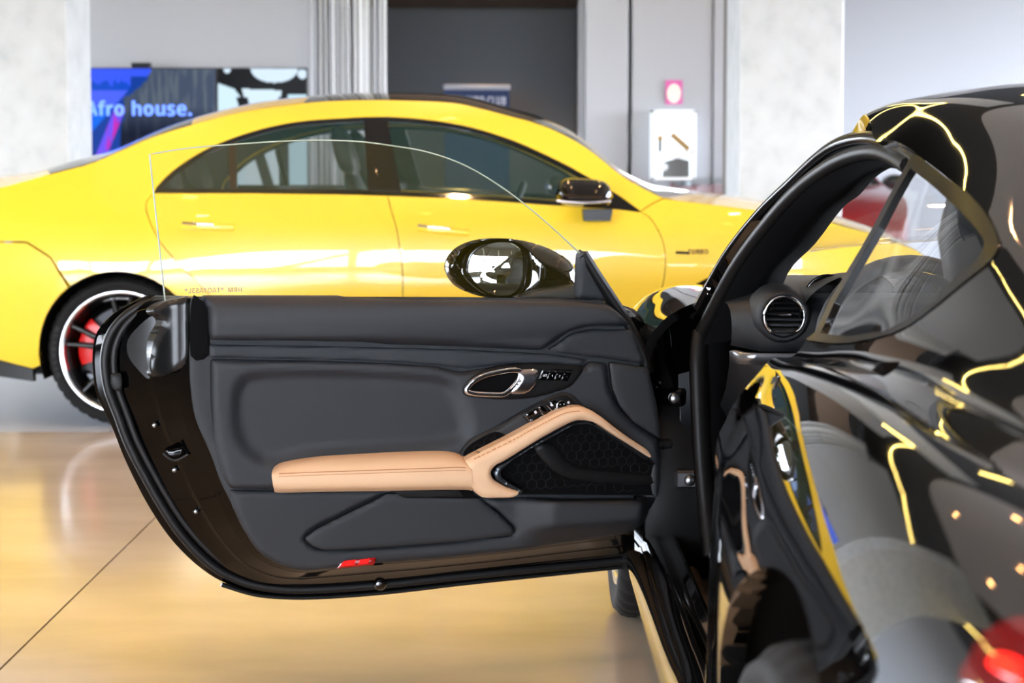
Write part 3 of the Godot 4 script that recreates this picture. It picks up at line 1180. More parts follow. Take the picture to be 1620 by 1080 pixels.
func build_yellow_car() -> void:
	var car := thing("yellow_car", "bright yellow four door saloon car with black roof and red brake calipers", "car", Vector3(-1.7296, 0, -7.5500))
	var up := P([-0.5539,1.0556,-0.3332,1.1174,-0.1501,1.1683,0.0788,1.2742,0.2695,1.3412,0.5015,1.4037,0.7653,1.4434,0.9391,1.4557,1.1526,1.4587,1.446,1.4465,1.5929,1.4159,1.7383,1.3767,1.8162,1.356,1.9306,1.312,2.0717,1.231,2.2178,1.1118,2.3274,1.0476,2.4011,1.0115])
	var tail := [Vector2(-1.02, 0.99), Vector2(-0.92, 1.022), Vector2(-0.75, 1.045)]
	var nose := P([2.5036,0.995,2.6228,0.9812,2.8163,0.9564,3.0968,0.9144,3.3309,0.8517,3.5402,0.7757])
	for p in tail:
		roofline_x.append(p.x)
		roofline_y.append(p.y)
	for p in up:
		roofline_x.append(p.x)
		roofline_y.append(p.y)
	for p in nose:
		roofline_x.append(p.x)
		roofline_y.append(p.y)
	roofline_x.append(3.66)
	roofline_y.append(0.70)
	var dlo_top := smooth2(P([0.1404,1.0337,0.1628,1.0754,0.2377,1.1513,0.3694,1.2368,0.5527,1.3091,0.7405,1.353,0.9494,1.3708,1.1599,1.3767,1.3544,1.3619,1.5485,1.3266,1.7382,1.2656,1.9283,1.1797,2.068,1.1034,2.2056,1.0198,2.2951,0.9537]), false, 4)
	var rear_cut := smooth2(P([0.1404,1.0337,0.1129,0.9867,0.131,0.9235,0.1927,0.8138,0.2907,0.7036,0.3988,0.592]), false, 4)
	var b_cut := smooth2(P([1.178,1.0226,1.2037,0.9372,1.2217,0.8823,1.2364,0.7998,1.2502,0.6891,1.2492,0.5827]), false, 3)
	var f_cut := smooth2(P([2.295,0.951,2.3305,0.9317,2.3572,0.8961,2.3865,0.8357,2.4023,0.7531,2.397,0.6618]), false, 4)
	var arch := func(x: float, r: float, a0: float, a1: float) -> PackedVector2Array: return arc(Vector2(x, 0.335), r, r, a0, a1, 22)
	var upl := smooth2(up, false, 4)
	# body side: quarter panel, rear pillar and roof rail in one
	var o := PackedVector2Array()
	o.append_array(dlo_top)
	o.append_array(P([2.344,0.9867]))
	var rev := upl.duplicate()
	rev.reverse()
	o.append_array(rev)
	o.append_array(PackedVector2Array([Vector2(-0.75, 1.045), Vector2(-0.92, 1.022), Vector2(-1.0, 0.985), Vector2(-1.02, 0.93), Vector2(-0.95, 0.915), Vector2(-0.56, 0.905), Vector2(-0.95, 0.85), Vector2(-1.0, 0.82), Vector2(-0.70, 0.825)]))
	o.append_array(P([-0.3997,0.8213,-0.2924,0.7557]))
	o.append_array(arch.call(0.0, 0.357, 125.0, 22.0))
	var rc := rear_cut.duplicate()
	rc.reverse()
	o.append_array(PackedVector2Array([Vector2(0.372, 0.455), Vector2(0.385, 0.52)]))
	o.append_array(rc.slice(0, rc.size() - 1))
	both(car, "quarter_panel", panel(shrink(o, 0.0015), [], 0.03, yside, 0.02), M.paint_yellow)
	# rear bumper with its dark lower valance
	var bp := PackedVector2Array([Vector2(-1.0, 0.815), Vector2(-0.70, 0.82)])
	bp.append_array(P([-0.3995,0.8158,-0.2923,0.7502]))
	bp.append_array(arch.call(0.0, 0.357, 127.0, 190.0))
	bp.append_array(P([-0.3967,0.2551,-0.5429,0.2914]))
	bp.append_array(PackedVector2Array([Vector2(-1.0, 0.315), Vector2(-1.04, 0.45), Vector2(-1.045, 0.65)]))
	both(car, "rear_bumper", panel(shrink(bp, 0.002), [], 0.03, yside, 0.02), M.paint_yellow)
	var va := P([-0.3937,0.1983,-0.3971,0.2521,-0.5433,0.2885])
	va.append_array(PackedVector2Array([Vector2(-0.98, 0.315), Vector2(-0.98, 0.20), Vector2(-0.6, 0.225)]))
	both(car, "lower_valance", panel(va, [], 0.05, func(p: Vector2) -> Vector3: return Vector3(p.x, p.y, yw(p.x, 0.3) - 0.012), 0.03), M.trim_black)
	both(car, "tail_light", panel(PackedVector2Array([Vector2(-0.565, 0.905), Vector2(-0.95, 0.913), Vector2(-1.02, 0.925), Vector2(-1.0, 0.822), Vector2(-0.95, 0.853)]), [], 0.04, yin, 0.01), M.tail_red)
	# doors
	var rd := rear_cut.duplicate()
	rd.append_array(PackedVector2Array([Vector2(0.388, 0.52), Vector2(0.40, 0.42), Vector2(0.44, 0.335), Vector2(1.20, 0.335), Vector2(1.235, 0.42)]))
	var bc := b_cut.duplicate()
	bc.reverse()
	rd.append_array(bc)
	rd.append_array(P([0.9732,1.0281,0.5804,1.0337,0.3002,1.0337]))
	var door_r := both(car, "rear_door", panel(shrink(rd, 0.0022), [], 0.03, yside, 0.02), M.paint_yellow)
	var fd := b_cut.duplicate()
	fd.append_array(PackedVector2Array([Vector2(1.235, 0.42), Vector2(1.20, 0.335), Vector2(2.28, 0.335), Vector2(2.35, 0.45)]))
	var fc := f_cut.duplicate()
	fc.reverse()
	fd.append_array(fc)
	fd.append_array(P([2.184,0.9647,1.9055,0.9812,1.6738,0.9977,1.4583,1.0115]))
	var door_f := both(car, "front_door", panel(shrink(fd, 0.0022), [], 0.03, yside, 0.02), M.paint_yellow)
	# fender and front end
	var fe := f_cut.duplicate()
	fe.append_array(PackedVector2Array([Vector2(2.352, 0.45), Vector2(2.36, 0.42)]))
	fe.append_array(arch.call(2.73, 0.357, 165.0, 5.0))
	fe.append_array(PackedVector2Array([Vector2(3.12, 0.22), Vector2(3.55, 0.20), Vector2(3.66, 0.35), Vector2(3.68, 0.55), Vector2(3.66, 0.69)]))
	var ns := nose.duplicate()
	ns.reverse()
	fe.append_array(ns)
	fe.append_array(P([2.401,1.0088,2.3466,0.9839]))
	both(car, "fender", panel(shrink(fe, 0.0015), [], 0.035, yside, 0.02), M.paint_yellow)
	both(car, "sill", panel(PackedVector2Array([Vector2(0.36, 0.33), Vector2(2.37, 0.33), Vector2(2.38, 0.20), Vector2(0.35, 0.20)]), [], 0.06, yside, 0.05), M.paint_yellow)
	for xw in [0.0, 2.73]:
		for s in [1.0, -1.0]:
			var rows := []
			for i in 25:
				var a := deg_to_rad(lerpf(-20, 200, i / 24.0))
				var e := Vector3(cos(a) * 0.358 + xw, sin(a) * 0.358 + 0.335, 0)
				rows.append(PackedVector3Array([e + Vector3(0, 0, s * 0.895), e + Vector3(0, 0, s * 0.60), e * Vector3(0.2, 0.2, 1) + Vector3(xw * 0.8, 0.268, s * 0.58)]))
			part(car, "wheel_liner", loft(rows, s > 0), M.trim_black)
	# tops
	part(car, "boot_lid", top_patch(-1.02, -0.02, up[1].x, -0.16, 0.045, 0.085, 10), M.paint_yellow)
	part(car, "rear_window", top_patch(up[1].x, -0.16, up[4].x, -0.05, 0.085, 0.075, 14, 0.97), M.dark_glass)
	part(car, "roof_rear", top_patch(up[4].x, -0.05, up[6].x, 0.0, 0.075, 0.055, 8), M.paint_yellow)
	part(car, "roof", top_patch(up[6].x, 0.0, up[12].x, 0.10, 0.055, 0.06, 18), M.gloss_black, "gloss black roof glass")
	part(car, "windscreen", top_patch(up[12].x, 0.10, up[17].x - 0.02, 0.26, 0.06, 0.05, 14, 0.98), M.clear_glass)
	part(car, "bonnet", top_patch(up[17].x - 0.02, 0.26, 3.66, 0.05, 0.05, 0.06, 18), M.paint_yellow)
	part(car, "cowl", top_patch(up[17].x - 0.10, 0.24, up[17].x + 0.03, 0.30, 0.018, 0.022, 4, 0.9), M.trim_black)
	var rear_rows := []
	var front_rows := []
	for i in 9:
		var y := lerpf(0.30, 0.99, i / 8.0)
		var row := PackedVector3Array()
		var row2 := PackedVector3Array()
		for j in 21:
			var q := lerpf(-1, 1, j / 20.0)
			var xr := -1.02 - 0.05 * sin(i / 8.0 * PI)
			row.append(Vector3(xr - 0.13 * (1 - q * q), y, q * yw(-1.0, y)))
			var yf := lerpf(0.22, 0.70, i / 8.0)
			row2.append(Vector3(3.66 + 0.14 * (1 - q * q) + 0.03 * sin(i / 8.0 * PI), yf, q * yw(3.66, yf)))
		rear_rows.append(row)
		front_rows.append(row2)
	part(car, "tail_panel", loft(rear_rows), M.paint_yellow)
	part(car, "nose_panel", loft(front_rows, true), M.paint_yellow)
	# side glass, pillars and the black window surround
	var dt := dlo_top.duplicate()
	var db := P([2.2951,0.9537,2.184,0.9647,1.9055,0.9812,1.6738,0.9977,1.4583,1.0115,1.1779,1.0254,0.973,1.0309,0.5804,1.0337,0.3002,1.0337])
	var dlo := dt.duplicate()
	dlo.append_array(db.slice(1))
	var dlo_in := shrink(dlo, 0.018)
	both(car, "window_surround", panel(dlo, [dlo_in], 0.03, func(p: Vector2) -> Vector3: return Vector3(p.x, p.y, yw(p.x, p.y) - 0.002), 0.012), M.gloss_black)
	var cutp := func(poly: PackedVector2Array) -> PackedVector2Array:
		var got := Geometry2D.intersect_polygons(dlo_in, poly)
		return got[0] if got.size() else poly
	var bpil := P([1.0453,1.422,1.1443,1.422,1.2557,0.9647,1.1024,0.9647])
	both(car, "b_pillar", panel(cutp.call(bpil), [], 0.03, func(p: Vector2) -> Vector3: return Vector3(p.x, p.y, yw(p.x, p.y) - 0.001), 0.03), M.gloss_black)
	both(car, "window_divider", panel(cutp.call(P([0.425,1.422,0.4629,1.422,0.517,0.9647,0.4864,0.9647])), [], 0.03, func(p: Vector2) -> Vector3: return Vector3(p.x, p.y, yw(p.x, p.y) - 0.003), 0.02), M.trim_black)
	both(car, "mirror_triangle", panel(cutp.call(P([2.0547,1.1315,2.3429,0.9647,2.3409,0.9098,2.1048,0.9098])), [], 0.03, func(p: Vector2) -> Vector3: return Vector3(p.x, p.y, yw(p.x, p.y) - 0.003), 0.02), M.gloss_black)
	var glasses := [P([-0.0468,1.422,0.4279,1.422,0.4891,0.9647,0.0292,0.9647]), P([0.46,1.422,1.0482,1.422,1.1052,0.9647,0.5142,0.9647]), P([1.1356,1.4835,2.2884,1.4835,2.0676,1.0894,2.1081,0.9372,1.2538,0.9372])]
	for g in glasses:
		both(car, "side_window", panel(cutp.call(g), [], 0.04, yin), M.tint_glass)
	# handles
	for k in 2:
		var hp := P([0.2861,0.8906,0.5084,0.8823])
		if k == 1:
			hp = P([1.3189,0.8796,1.541,0.8603])
		for s in 2:
			var sg := 1.0 if s == 0 else -1.0
			var path := PackedVector3Array()
			for i in 9:
				var f := i / 8.0
				var q := hp[0].lerp(hp[1], f)
				path.append(Vector3(q.x, q.y, sg * (yw(q.x, q.y) + 0.004 + 0.026 * sqrt(maxf(0.0, sin(PI * clampf(f, 0.02, 0.98)))))))
			var d: MeshInstance3D = (door_r if k == 0 else door_f)[s]
			part(d, "handle", sweep(path, circle(0.016, 10, 0.009), false, Vector3.UP), M.paint_yellow)
			var up_path := PackedVector3Array()
			for q in path:
				up_path.append(q + Vector3(0, 0.012, sg * 0.005))
			part(d, "handle_strip", sweep(up_path.slice(0, 6), circle(0.007, 8, 0.006), false, Vector3.UP), M.chrome)
	# door mirror
	for s in [1.0, -1.0]:
		var c := P([2.0374,1.0115])
		var mz: float = yw(c[0].x, 0.95) + 0.12
		var rows := []
		for i in 15:
			var f := i / 14.0
			var row := PackedVector3Array()
			var r := sqrt(maxf(0.0, 1.0 - pow(2 * f - 1, 4)))
			for j in 19:
				var a := TAU * j / 18.0
				row.append(Vector3(c[0].x + lerpf(-0.125, 0.13, f), c[0].y + 0.008 + sin(a) * 0.072 * r * (1.0 if sin(a) > 0 else 0.75) + 0.015 * (1 - f), s * (mz + cos(a) * 0.10 * r)))
			rows.append(row)
		var mi := part(car, "door_mirror", loft(rows, s > 0), M.gloss_black)
		var arm := P([2.0363,0.9647,2.1645,0.9647,2.1549,0.9153,2.0409,0.9153])
		var stalk := prism(arm, func(p: Vector2, q: float) -> Vector3: return Vector3(p.x, p.y, s * (mz + q)), -0.13, 0.02)
		part(mi, "mirror_foot", stalk, M.trim_black)
		part(mi, "mirror_band", sweep(smooth3(PackedVector3Array([Vector3(c[0].x - 0.115, c[0].y - 0.008, s * (mz + 0.085)), Vector3(c[0].x, c[0].y - 0.016, s * (mz + 0.102)), Vector3(c[0].x + 0.115, c[0].y - 0.008, s * (mz + 0.085))]), 5), circle(0.007, 8), false), M.chrome_satin)
	# badge on the fender
	var bd := P([2.4467,0.7752,2.5074,0.7725,2.5324,0.778])
	part(car, "badge_bar", sweep(PackedVector3Array([yout(bd[0]), yout(bd[1])]), circle(0.0055, 8, 0.002), false, Vector3.UP), M.rim_black)
	var tm := text_mesh("TURBO", 0.028, 0.003)
	var badge := part(car, "badge_lettering", tm, M.chrome)
	badge.position = yout(bd[2]) + Vector3(0.012, 0, 0.002)
	# inside
	both(car, "pillar_lining", panel(shrink(o, 0.004), [], 0.05, func(p: Vector2) -> Vector3: return Vector3(p.x, p.y, yw(p.x, p.y) - 0.024)), M.carbon_interior)
	var lining := top_patch(up[4].x, -0.05, up[12].x, 0.10, 0.04, 0.03, 18)
	for i in lining.v.size():
		lining.v[i].y -= 0.02
	part(car, "headliner", lining, M.carbon_interior)
	part(car, "floor_pan", bbox(Vector3(1.35, 0.24, 0), Vector3(3.9, 0.06, 1.45), 0.02), M.trim_black)
	for zz in [-0.37, 0.37]:
		var s1 := part(car, "front_seat", seat_shape(0.5, 0.86, 0.28), M.carbon_interior)
		s1.position = Vector3(1.15, 0.48, zz)
		var s2 := part(car, "front_seat_base", bbox(Vector3(1.45, 0.42, zz), Vector3(0.56, 0.16, 0.5), 0.05), M.carbon_interior)
		var s3 := part(car, "rear_seat", seat_shape(0.5, 0.74, 0.32), M.carbon_interior)
		s3.position = Vector3(0.30, 0.48, zz)
	part(car, "rear_bench", bbox(Vector3(0.55, 0.42, 0), Vector3(0.56, 0.16, 1.25), 0.05), M.carbon_interior)
	part(car, "parcel_shelf", bbox(Vector3(-0.05, 0.90, 0), Vector3(0.5, 0.03, 1.2), 0.01), M.carbon_interior)
	part(car, "dashboard", sweep(PackedVector3Array([Vector3(2.0, 0.82, -0.72), Vector3(2.0, 0.82, 0.72)]), P([-0.12, -0.1, 0.1, -0.12, 0.13, 0.0, 0.1, 0.32, -0.2, 0.35]), false, Vector3.UP), M.carbon_interior)
	var sw := part(car, "steering_wheel", tube(PackedVector3Array(Array(circle(0.18, 28)).map(func(p): return Vector3(1.72 + p.y * 0.35, 0.90 + p.y * 0.93, 0.37 + p.x))), 0.017, 10, true), M.carbon_interior)
	for zz in [-1.0, 1.0]:
		part(car, "door_card", bbox(Vector3(1.25, 0.66, zz * 0.76), Vector3(2.0, 0.5, 0.05), 0.02), M.carbon_interior)
	# wheels
	for xw in [0.0, 2.73]:
		for s in [1.0, -1.0]:
			var w := make_wheel(car, Vector3(xw, 0.331, s * 0.775), s, 0.331, 0.268, 0.22, "black")
			if s > 0 and xw == 0.0:
				sidewall_letters(w, "MICHELIN", 0.297, 0.1085, PI * 1.0, 0.030)
				part(w, "rim_label", sweep(PackedVector3Array(Array(arc(Vector2.ZERO, 0.238, 0.238, 82, 108, 10)).map(func(p): return Vector3(p.x, p.y, 0.082))), P([-0.009, -0.002, 0.009, -0.002, 0.009, 0.002, -0.009, 0.002]), false, Vector3.BACK), M.rim_bright)


# ------------------------------------------------------------------ the open door (x from its free end at -1.22 to the hinge at 0, y up, z towards the cabin side)
func flatz(z: float) -> Callable:
	return func(p: Vector2) -> Vector3: return Vector3(p.x, p.y, z)

func at_z(p: PackedVector2Array, z: float) -> PackedVector3Array:
	var r := PackedVector3Array()
	for q in p:
		r.append(Vector3(q.x, q.y, z))
	return r

func ring_band(a: PackedVector2Array, b: PackedVector2Array, n: int, steps: Array) -> MB:
	# a skin between two closed loops: steps of [share from a to b, height]
	var ra := resample(a, n)
	var rb := resample(b, n)
	# match starts
	var best := 0
	var bd := 1e9
	for s in n:
		var d := 0.0
		for k in range(0, n, 8):
			d += ra[k].distance_squared_to(rb[(k + s) % n])
		if d < bd:
			bd = d
			best = s
	var rows := []
	for st in steps:
		var row := PackedVector3Array()
		for k in n + 1:
			var q := ra[k % n].lerp(rb[(k + best) % n], st[0])
			row.append(Vector3(q.x, q.y, st[1]))
		rows.append(row)
	return loft(rows, Geometry2D.is_polygon_clockwise(a))

func hex_lines(poly: PackedVector2Array, size: float, z: float, w: float) -> MB:
	# honeycomb ridges inside an outline
	var mb := MB.new()
	var b := Rect2(poly[0], Vector2.ZERO)
	for p in poly:
		b = b.expand(p)
	var dx := size * 1.732
	var ny := int(b.size.y / (size * 1.5)) + 2
	var nx := int(b.size.x / dx) + 2
	for j in ny:
		for i in nx:
			var c := b.position + Vector2((i + 0.5 * (j % 2)) * dx, j * size * 1.5)
			for k in 3:
				var p := c + Vector2.from_angle(PI / 6 + PI / 3 * k) * size
				var q := c + Vector2.from_angle(PI / 6 + PI / 3 * (k + 1)) * size
				if Geometry2D.is_point_in_polygon(p, poly) and Geometry2D.is_point_in_polygon(q, poly):
					var s := (q - p).orthogonal().normalized() * w
					mb.face([Vector3(p.x - s.x, p.y - s.y, z), Vector3(p.x, p.y, z + w), Vector3(q.x, q.y, z + w), Vector3(q.x - s.x, q.y - s.y, z)])
					mb.face([Vector3(p.x, p.y, z + w), Vector3(p.x + s.x, p.y + s.y, z), Vector3(q.x + s.x, q.y + s.y, z), Vector3(q.x, q.y, z + w)])
	return mb

func build_door(car: Node3D) -> void:
	var out := smooth2(P([-0.0023,0.8059,-0.139,0.8275,-0.3792,0.8394,-0.7053,0.8489,-0.9981,0.8575,-1.0897,0.8625,-1.1243,0.8674,-1.1457,0.8584,-1.187,0.8362,-1.2163,0.8098,-1.2324,0.7831,-1.2382,0.7465,-1.2387,0.7165,-1.2342,0.6686,-1.2229,0.6339,-1.2,0.582,-1.1771,0.5175,-1.1345,0.4221,-1.0898,0.3452,-1.0457,0.2901,-1.001,0.2486,-0.9599,0.2227,-0.9087,0.2015,-0.8385,0.1886,-0.7674,0.1828,-0.6706,0.1808,-0.5634,0.1824,-0.4241,0.1875,-0.2176,0.1924,-0.1133,0.1935,-0.0057,0.1961,0.0365,0.2067,0.0591,0.2544,0.0666,0.3616,0.0691,0.4842,0.0635,0.6067,0.0401,0.714]), true, 4)
	var tr := smooth2(P([-0.0649,0.7773,-0.1232,0.8364,-0.1897,0.8467,-0.4195,0.8566,-0.7315,0.8655,-1.0116,0.8723,-1.0453,0.8679,-1.0496,0.8336,-1.052,0.745,-1.0502,0.6838,-1.0406,0.6168,-1.0115,0.543,-0.9899,0.4799,-0.9732,0.4425,-0.9473,0.3826,-0.9158,0.33,-0.8812,0.3015,-0.8408,0.2833,-0.8,0.2761,-0.7451,0.2788,-0.6519,0.2828,-0.5099,0.2834,-0.3645,0.2869,-0.2154,0.2963,-0.0887,0.3048,-0.044,0.3266,-0.0162,0.363,-0.0008,0.3914,0.0066,0.4702,-0.0083,0.6069,-0.0321,0.6937]), true, 4)
	# pressed shell: flange, seal land, step and inner frame
	var shell := ring_band(out, tr, 220, [[-0.03, -0.150], [0.0, -0.142], [0.12, -0.140], [0.16, -0.130], [0.35, -0.108], [0.55, -0.085], [0.60, -0.074], [0.62, -0.070], [0.64, -0.069], [0.85, -0.036], [0.88, -0.030], [0.90, -0.029], [1.0, -0.012], [1.06, -0.006]])
	var door := part(car, "door", shell, M.paint_shell, "open black door with tan armrest")
	door.transform = Transform3D(Basis(Vector3(0.95792,0,-0.28705), Vector3.UP, Vector3(0.28705,0,0.95792)), Vector3(-0.8050,0,-0.8500))
	var on_shell := func(p: Vector2) -> float:
		var best := 1e9
		var z := 0.0
		for v in shell.v:
			var dd := Vector2(v.x, v.y).distance_squared_to(p)
			if dd < best:
				best = dd
				z = v.z
		return z
	part(door, "outer_skin", panel(out, [], 0.04, func(p: Vector2) -> Vector3: return Vector3(p.x, p.y, -0.155 - 0.05 * sin(clampf((p.y - 0.25) / 0.62, 0, 1) * PI)), 0.0, 0.0, true), M.paint_black)
	# rubber seals: a broad strip on the flange, a lip and a lower skirt
	var strip := smooth2(P([-1.0908,0.8583,-1.1201,0.8535,-1.1533,0.8407,-1.1865,0.8158,-1.2093,0.7826,-1.219,0.7449,-1.2195,0.7109,-1.2124,0.6657,-1.1948,0.6144,-1.1708,0.5446,-1.1256,0.4497,-1.0798,0.3675,-1.0372,0.31,-0.9927,0.2659,-0.949,0.2385,-0.9034,0.2193,-0.8405,0.2057,-0.7697,0.2,-0.6734,0.1981,-0.5667,0.1998,-0.428,0.2036,-0.2225,0.2072,-0.1187,0.2084,-0.0116,0.211]), false, 5)
	part(door, "weather_strip", sweep(at_z(strip, -0.130), PackedVector2Array([Vector2(-0.006, -0.010), Vector2(0.004, -0.011), Vector2(0.011, -0.006), Vector2(0.012, 0.0), Vector2(0.011, 0.006), Vector2(0.005, 0.010), Vector2(-0.006, 0.009)]), false, Vector3.BACK), M.rubber)
	var lip := smooth2(P([-1.1078,0.8463,-1.1449,0.8337,-1.1742,0.8088,-1.1929,0.7769,-1.2013,0.7433,-1.2005,0.7053,-1.192,0.6642,-1.1757,0.6158,-1.1529,0.5504,-1.1104,0.4628,-1.0672,0.3853,-1.0247,0.3281,-0.983,0.2859,-0.9422,0.2589,-0.8981,0.2399,-0.8424,0.227,-0.772,0.2214,-0.6762,0.2196,-0.57,0.2215,-0.432,0.224,-0.2274,0.2279,-0.1241,0.2292,-0.0255,0.231]), false, 5)
	part(door, "seal_lip", sweep(at_z(lip, -0.116), circle(0.005, 8, 0.007), false, Vector3.BACK), M.rubber)
	var skirt := smooth2(P([-0.9784,0.2241,-0.9093,0.1972,-0.8392,0.1843,-0.7682,0.1785,-0.6716,0.1764,-0.5646,0.1779,-0.4254,0.183,-0.2192,0.1878,-0.1151,0.1904,-0.0028,0.1925]), false, 4)
	part(door, "lower_skirt", sweep(at_z(skirt, -0.140), P([-0.006, -0.004, 0.008, -0.005, 0.010, 0.003, -0.004, 0.006]), false, Vector3.BACK), M.rubber)
	# door card and its pieces
	part(door, "door_card", panel(tr, [], 0.014, flatz(0.0), 0.012, 0.006), M.soft_black)
	var rail := rounded(P([-1.0285,0.8752,-1.0145,0.8591,-1.0129,0.7814,-0.7376,0.7683,-0.5062,0.7551,-0.2842,0.7378,-0.2592,0.7538,-0.2193,0.7765,-0.1746,0.7865,-0.0765,0.7821,-0.1101,0.8216,-0.1328,0.8406,-0.2002,0.8494,-0.4278,0.8592,-0.7369,0.8681]), 0.012, 4)
	var y_top := 0.8661
	var y_seam := 0.7642
	part(door, "belt_rail", panel(rail, [], 0.009, func(p: Vector2) -> Vector3:
		var t := clampf((y_top - p.y) / (y_top - y_seam), 0, 1)
		return Vector3(p.x, p.y, 0.012 + 0.026 * sin(PI * (0.10 + 0.72 * t))), 0.03, 0.014), M.leather_black)
	part(door, "rail_end", panel(smooth2(P([-1.0457,0.8682,-1.0289,0.8678,-1.0148,0.8516,-1.0114,0.8064,-1.0121,0.7506,-1.0497,0.7507]), true, 3), [], 0.01, flatz(0.002), 0.01, 0.002), M.mesh_black)
	var band := rounded(P([-1.0113,0.7728,-0.7344,0.7594,-0.5017,0.746,-0.2784,0.7284,-0.2204,0.7193,-0.18,0.7121,-0.1889,0.6982,-0.2931,0.7078,-0.3679,0.7105,-0.4187,0.7054,-0.4546,0.7026,-0.5288,0.7137,-0.6326,0.7244,-0.7345,0.7322,-1.0116,0.7476]), 0.004, 3)
	part(door, "accent_band", panel(band, [], 0.008, func(p: Vector2) -> Vector3: return Vector3(p.x, p.y, 0.014), 0.014, 0.005), M.leather_black)
	var main := P([-1.0101,0.7433,-0.7342,0.7279,-0.6322,0.72,-0.5283,0.7093,-0.4713,0.6932,-0.4253,0.6998,-0.2925,0.7018,-0.1837,0.6935,-0.1732,0.7074,-0.1324,0.703,-0.1246,0.651,-0.1061,0.607,-0.0677,0.5662,-0.0041,0.5238,0.0009,0.4724,-0.0048,0.3937,-0.3351,0.4157,-0.4184,0.4152,-0.4618,0.4391,-0.8811,0.4605,-0.9753,0.469,-0.9906,0.5062,-1.003,0.5671,-1.0099,0.6475])
	var dip := smooth2(P([-0.963,0.6254,-0.9558,0.6826,-0.9266,0.7068,-0.8158,0.7093,-0.6517,0.7002,-0.5113,0.6808,-0.4715,0.6346,-0.4616,0.5529,-0.5967,0.532,-0.7901,0.5315,-0.8846,0.5176,-0.927,0.5362,-0.9531,0.5712]), true, 4)
	part(door, "centre_panel", panel(rounded(main, 0.01, 3), [], 0.010, func(p: Vector2) -> Vector3:
		var d := edge_distance(p, dip)
		var k := smoothstep(-0.018, 0.022, d if Geometry2D.is_point_in_polygon(p, dip) else -d)
		return Vector3(p.x, p.y, 0.022 - 0.016 * k), 0.02, 0.012), M.leather_black)
	var flap := rounded(P([-0.8179,0.3528,-0.7934,0.3702,-0.6557,0.4285,-0.6375,0.4384,-0.4333,0.4173,-0.3855,0.3775,-0.349,0.3395,-0.3534,0.3271,-0.4867,0.3209,-0.7116,0.3205,-0.7801,0.3241,-0.8045,0.3368]), 0.010, 4)
	var low := P([-0.9729,0.4638,-0.8814,0.4569,-0.6535,0.4442,-0.4623,0.4325,-0.419,0.41,-0.3357,0.4076,-0.0056,0.3883,-0.021,0.3615,-0.0518,0.3255,-0.0933,0.305,-0.2194,0.298,-0.368,0.2887,-0.5129,0.2852,-0.6544,0.2846,-0.7472,0.2806,-0.802,0.2793,-0.8426,0.2865,-0.8828,0.3046,-0.9173,0.3317,-0.9487,0.384,-0.9654,0.4243])
	var pc := P([-0.1883,0.3677])
	part(door, "lower_panel", panel(rounded(low, 0.006, 3), [shrink(flap, -0.0025)], 0.009, func(p: Vector2) -> Vector3:
		var bx := smoothstep(-0.17, -0.07, p.x - pc[0].x) * (1.0 - smoothstep(0.12, 0.17, p.x - pc[0].x))
		var by := smoothstep(-0.075, -0.01, p.y - pc[0].y)
		return Vector3(p.x, p.y, 0.014 + 0.042 * bx * by), 0.02, 0.008), M.soft_black)
	part(door, "storage_flap", panel(flap, [], 0.010, flatz(0.022), 0.014, 0.006), M.soft_black)
	part(door, "pull_slot_shade", panel(rounded(P([-0.6426,0.4507,-0.4573,0.4436,-0.4429,0.4217,-0.4285,0.4151,-0.5994,0.4273,-0.6189,0.4396]), 0.006, 3), [], 0.010, flatz(0.025), 0.01, 0.003), M.mesh_black)  # flat panel, its dark colour painting the shadow under the armrest
	part(door, "slot_floor", panel(rounded(P([-0.6262,0.4444,-0.4809,0.4383,-0.4666,0.422,-0.6012,0.4304]), 0.006, 3), [], 0.010, flatz(0.028), 0.004, 0.002), M.hard_black)
	# armrest: back edge, top, front crest, face, underside
	var n := 60
	var a_rows := []
	for r in [[P([-0.8847,0.5047,-0.8807,0.5112,-0.8592,0.5208,-0.7918,0.5279,-0.71,0.5289,-0.5989,0.5284,-0.5143,0.5253,-0.4829,0.5194,-0.4629,0.5099,-0.4543,0.501]), 0.02], [P([-0.8887,0.5093,-0.8821,0.5156,-0.8568,0.5236,-0.7967,0.5283,-0.7157,0.5279,-0.6057,0.526,-0.5218,0.5228,-0.4907,0.5183,-0.468,0.5087,-0.4581,0.4998]), 0.05], [P([-0.8935,0.5091,-0.8856,0.5126,-0.8605,0.5165,-0.8009,0.5184,-0.7205,0.5166,-0.6113,0.5145,-0.5281,0.5126,-0.4972,0.5095,-0.4747,0.5055,-0.4634,0.4979]), 0.075], [P([-0.895,0.5034,-0.8871,0.5042,-0.8623,0.5041,-0.8029,0.5033,-0.7226,0.5013,-0.6139,0.4991,-0.5309,0.497,-0.5001,0.4966,-0.4777,0.494,-0.465,0.4905]), 0.086], [P([-0.894,0.4944,-0.8875,0.4927,-0.8627,0.4912,-0.8033,0.489,-0.7231,0.4869,-0.6144,0.4818,-0.5314,0.4783,-0.5007,0.4778,-0.4782,0.4765,-0.4656,0.4758]), 0.088], [P([-0.8923,0.4829,-0.8858,0.4812,-0.8622,0.4798,-0.8027,0.4775,-0.7224,0.474,-0.6136,0.4688,-0.5305,0.4651,-0.4997,0.4633,-0.4772,0.4619,-0.4645,0.4598]), 0.084], [P([-0.8879,0.4732,-0.88,0.4714,-0.8602,0.4701,-0.8005,0.4678,-0.7198,0.4642,-0.6105,0.4589,-0.527,0.4552,-0.4961,0.4533,-0.4735,0.452,-0.4607,0.4498]), 0.070], [P([-0.8812,0.4571,-0.8732,0.4553,-0.8531,0.4541,-0.7924,0.4517,-0.7105,0.448,-0.5993,0.4425,-0.5145,0.4387,-0.4831,0.4368,-0.4601,0.4354,-0.4472,0.4332]), 0.020]]:
		var c := resample(smooth2(r[0], false, 6), n, false)
		a_rows.append(at_z(c, r[1]))
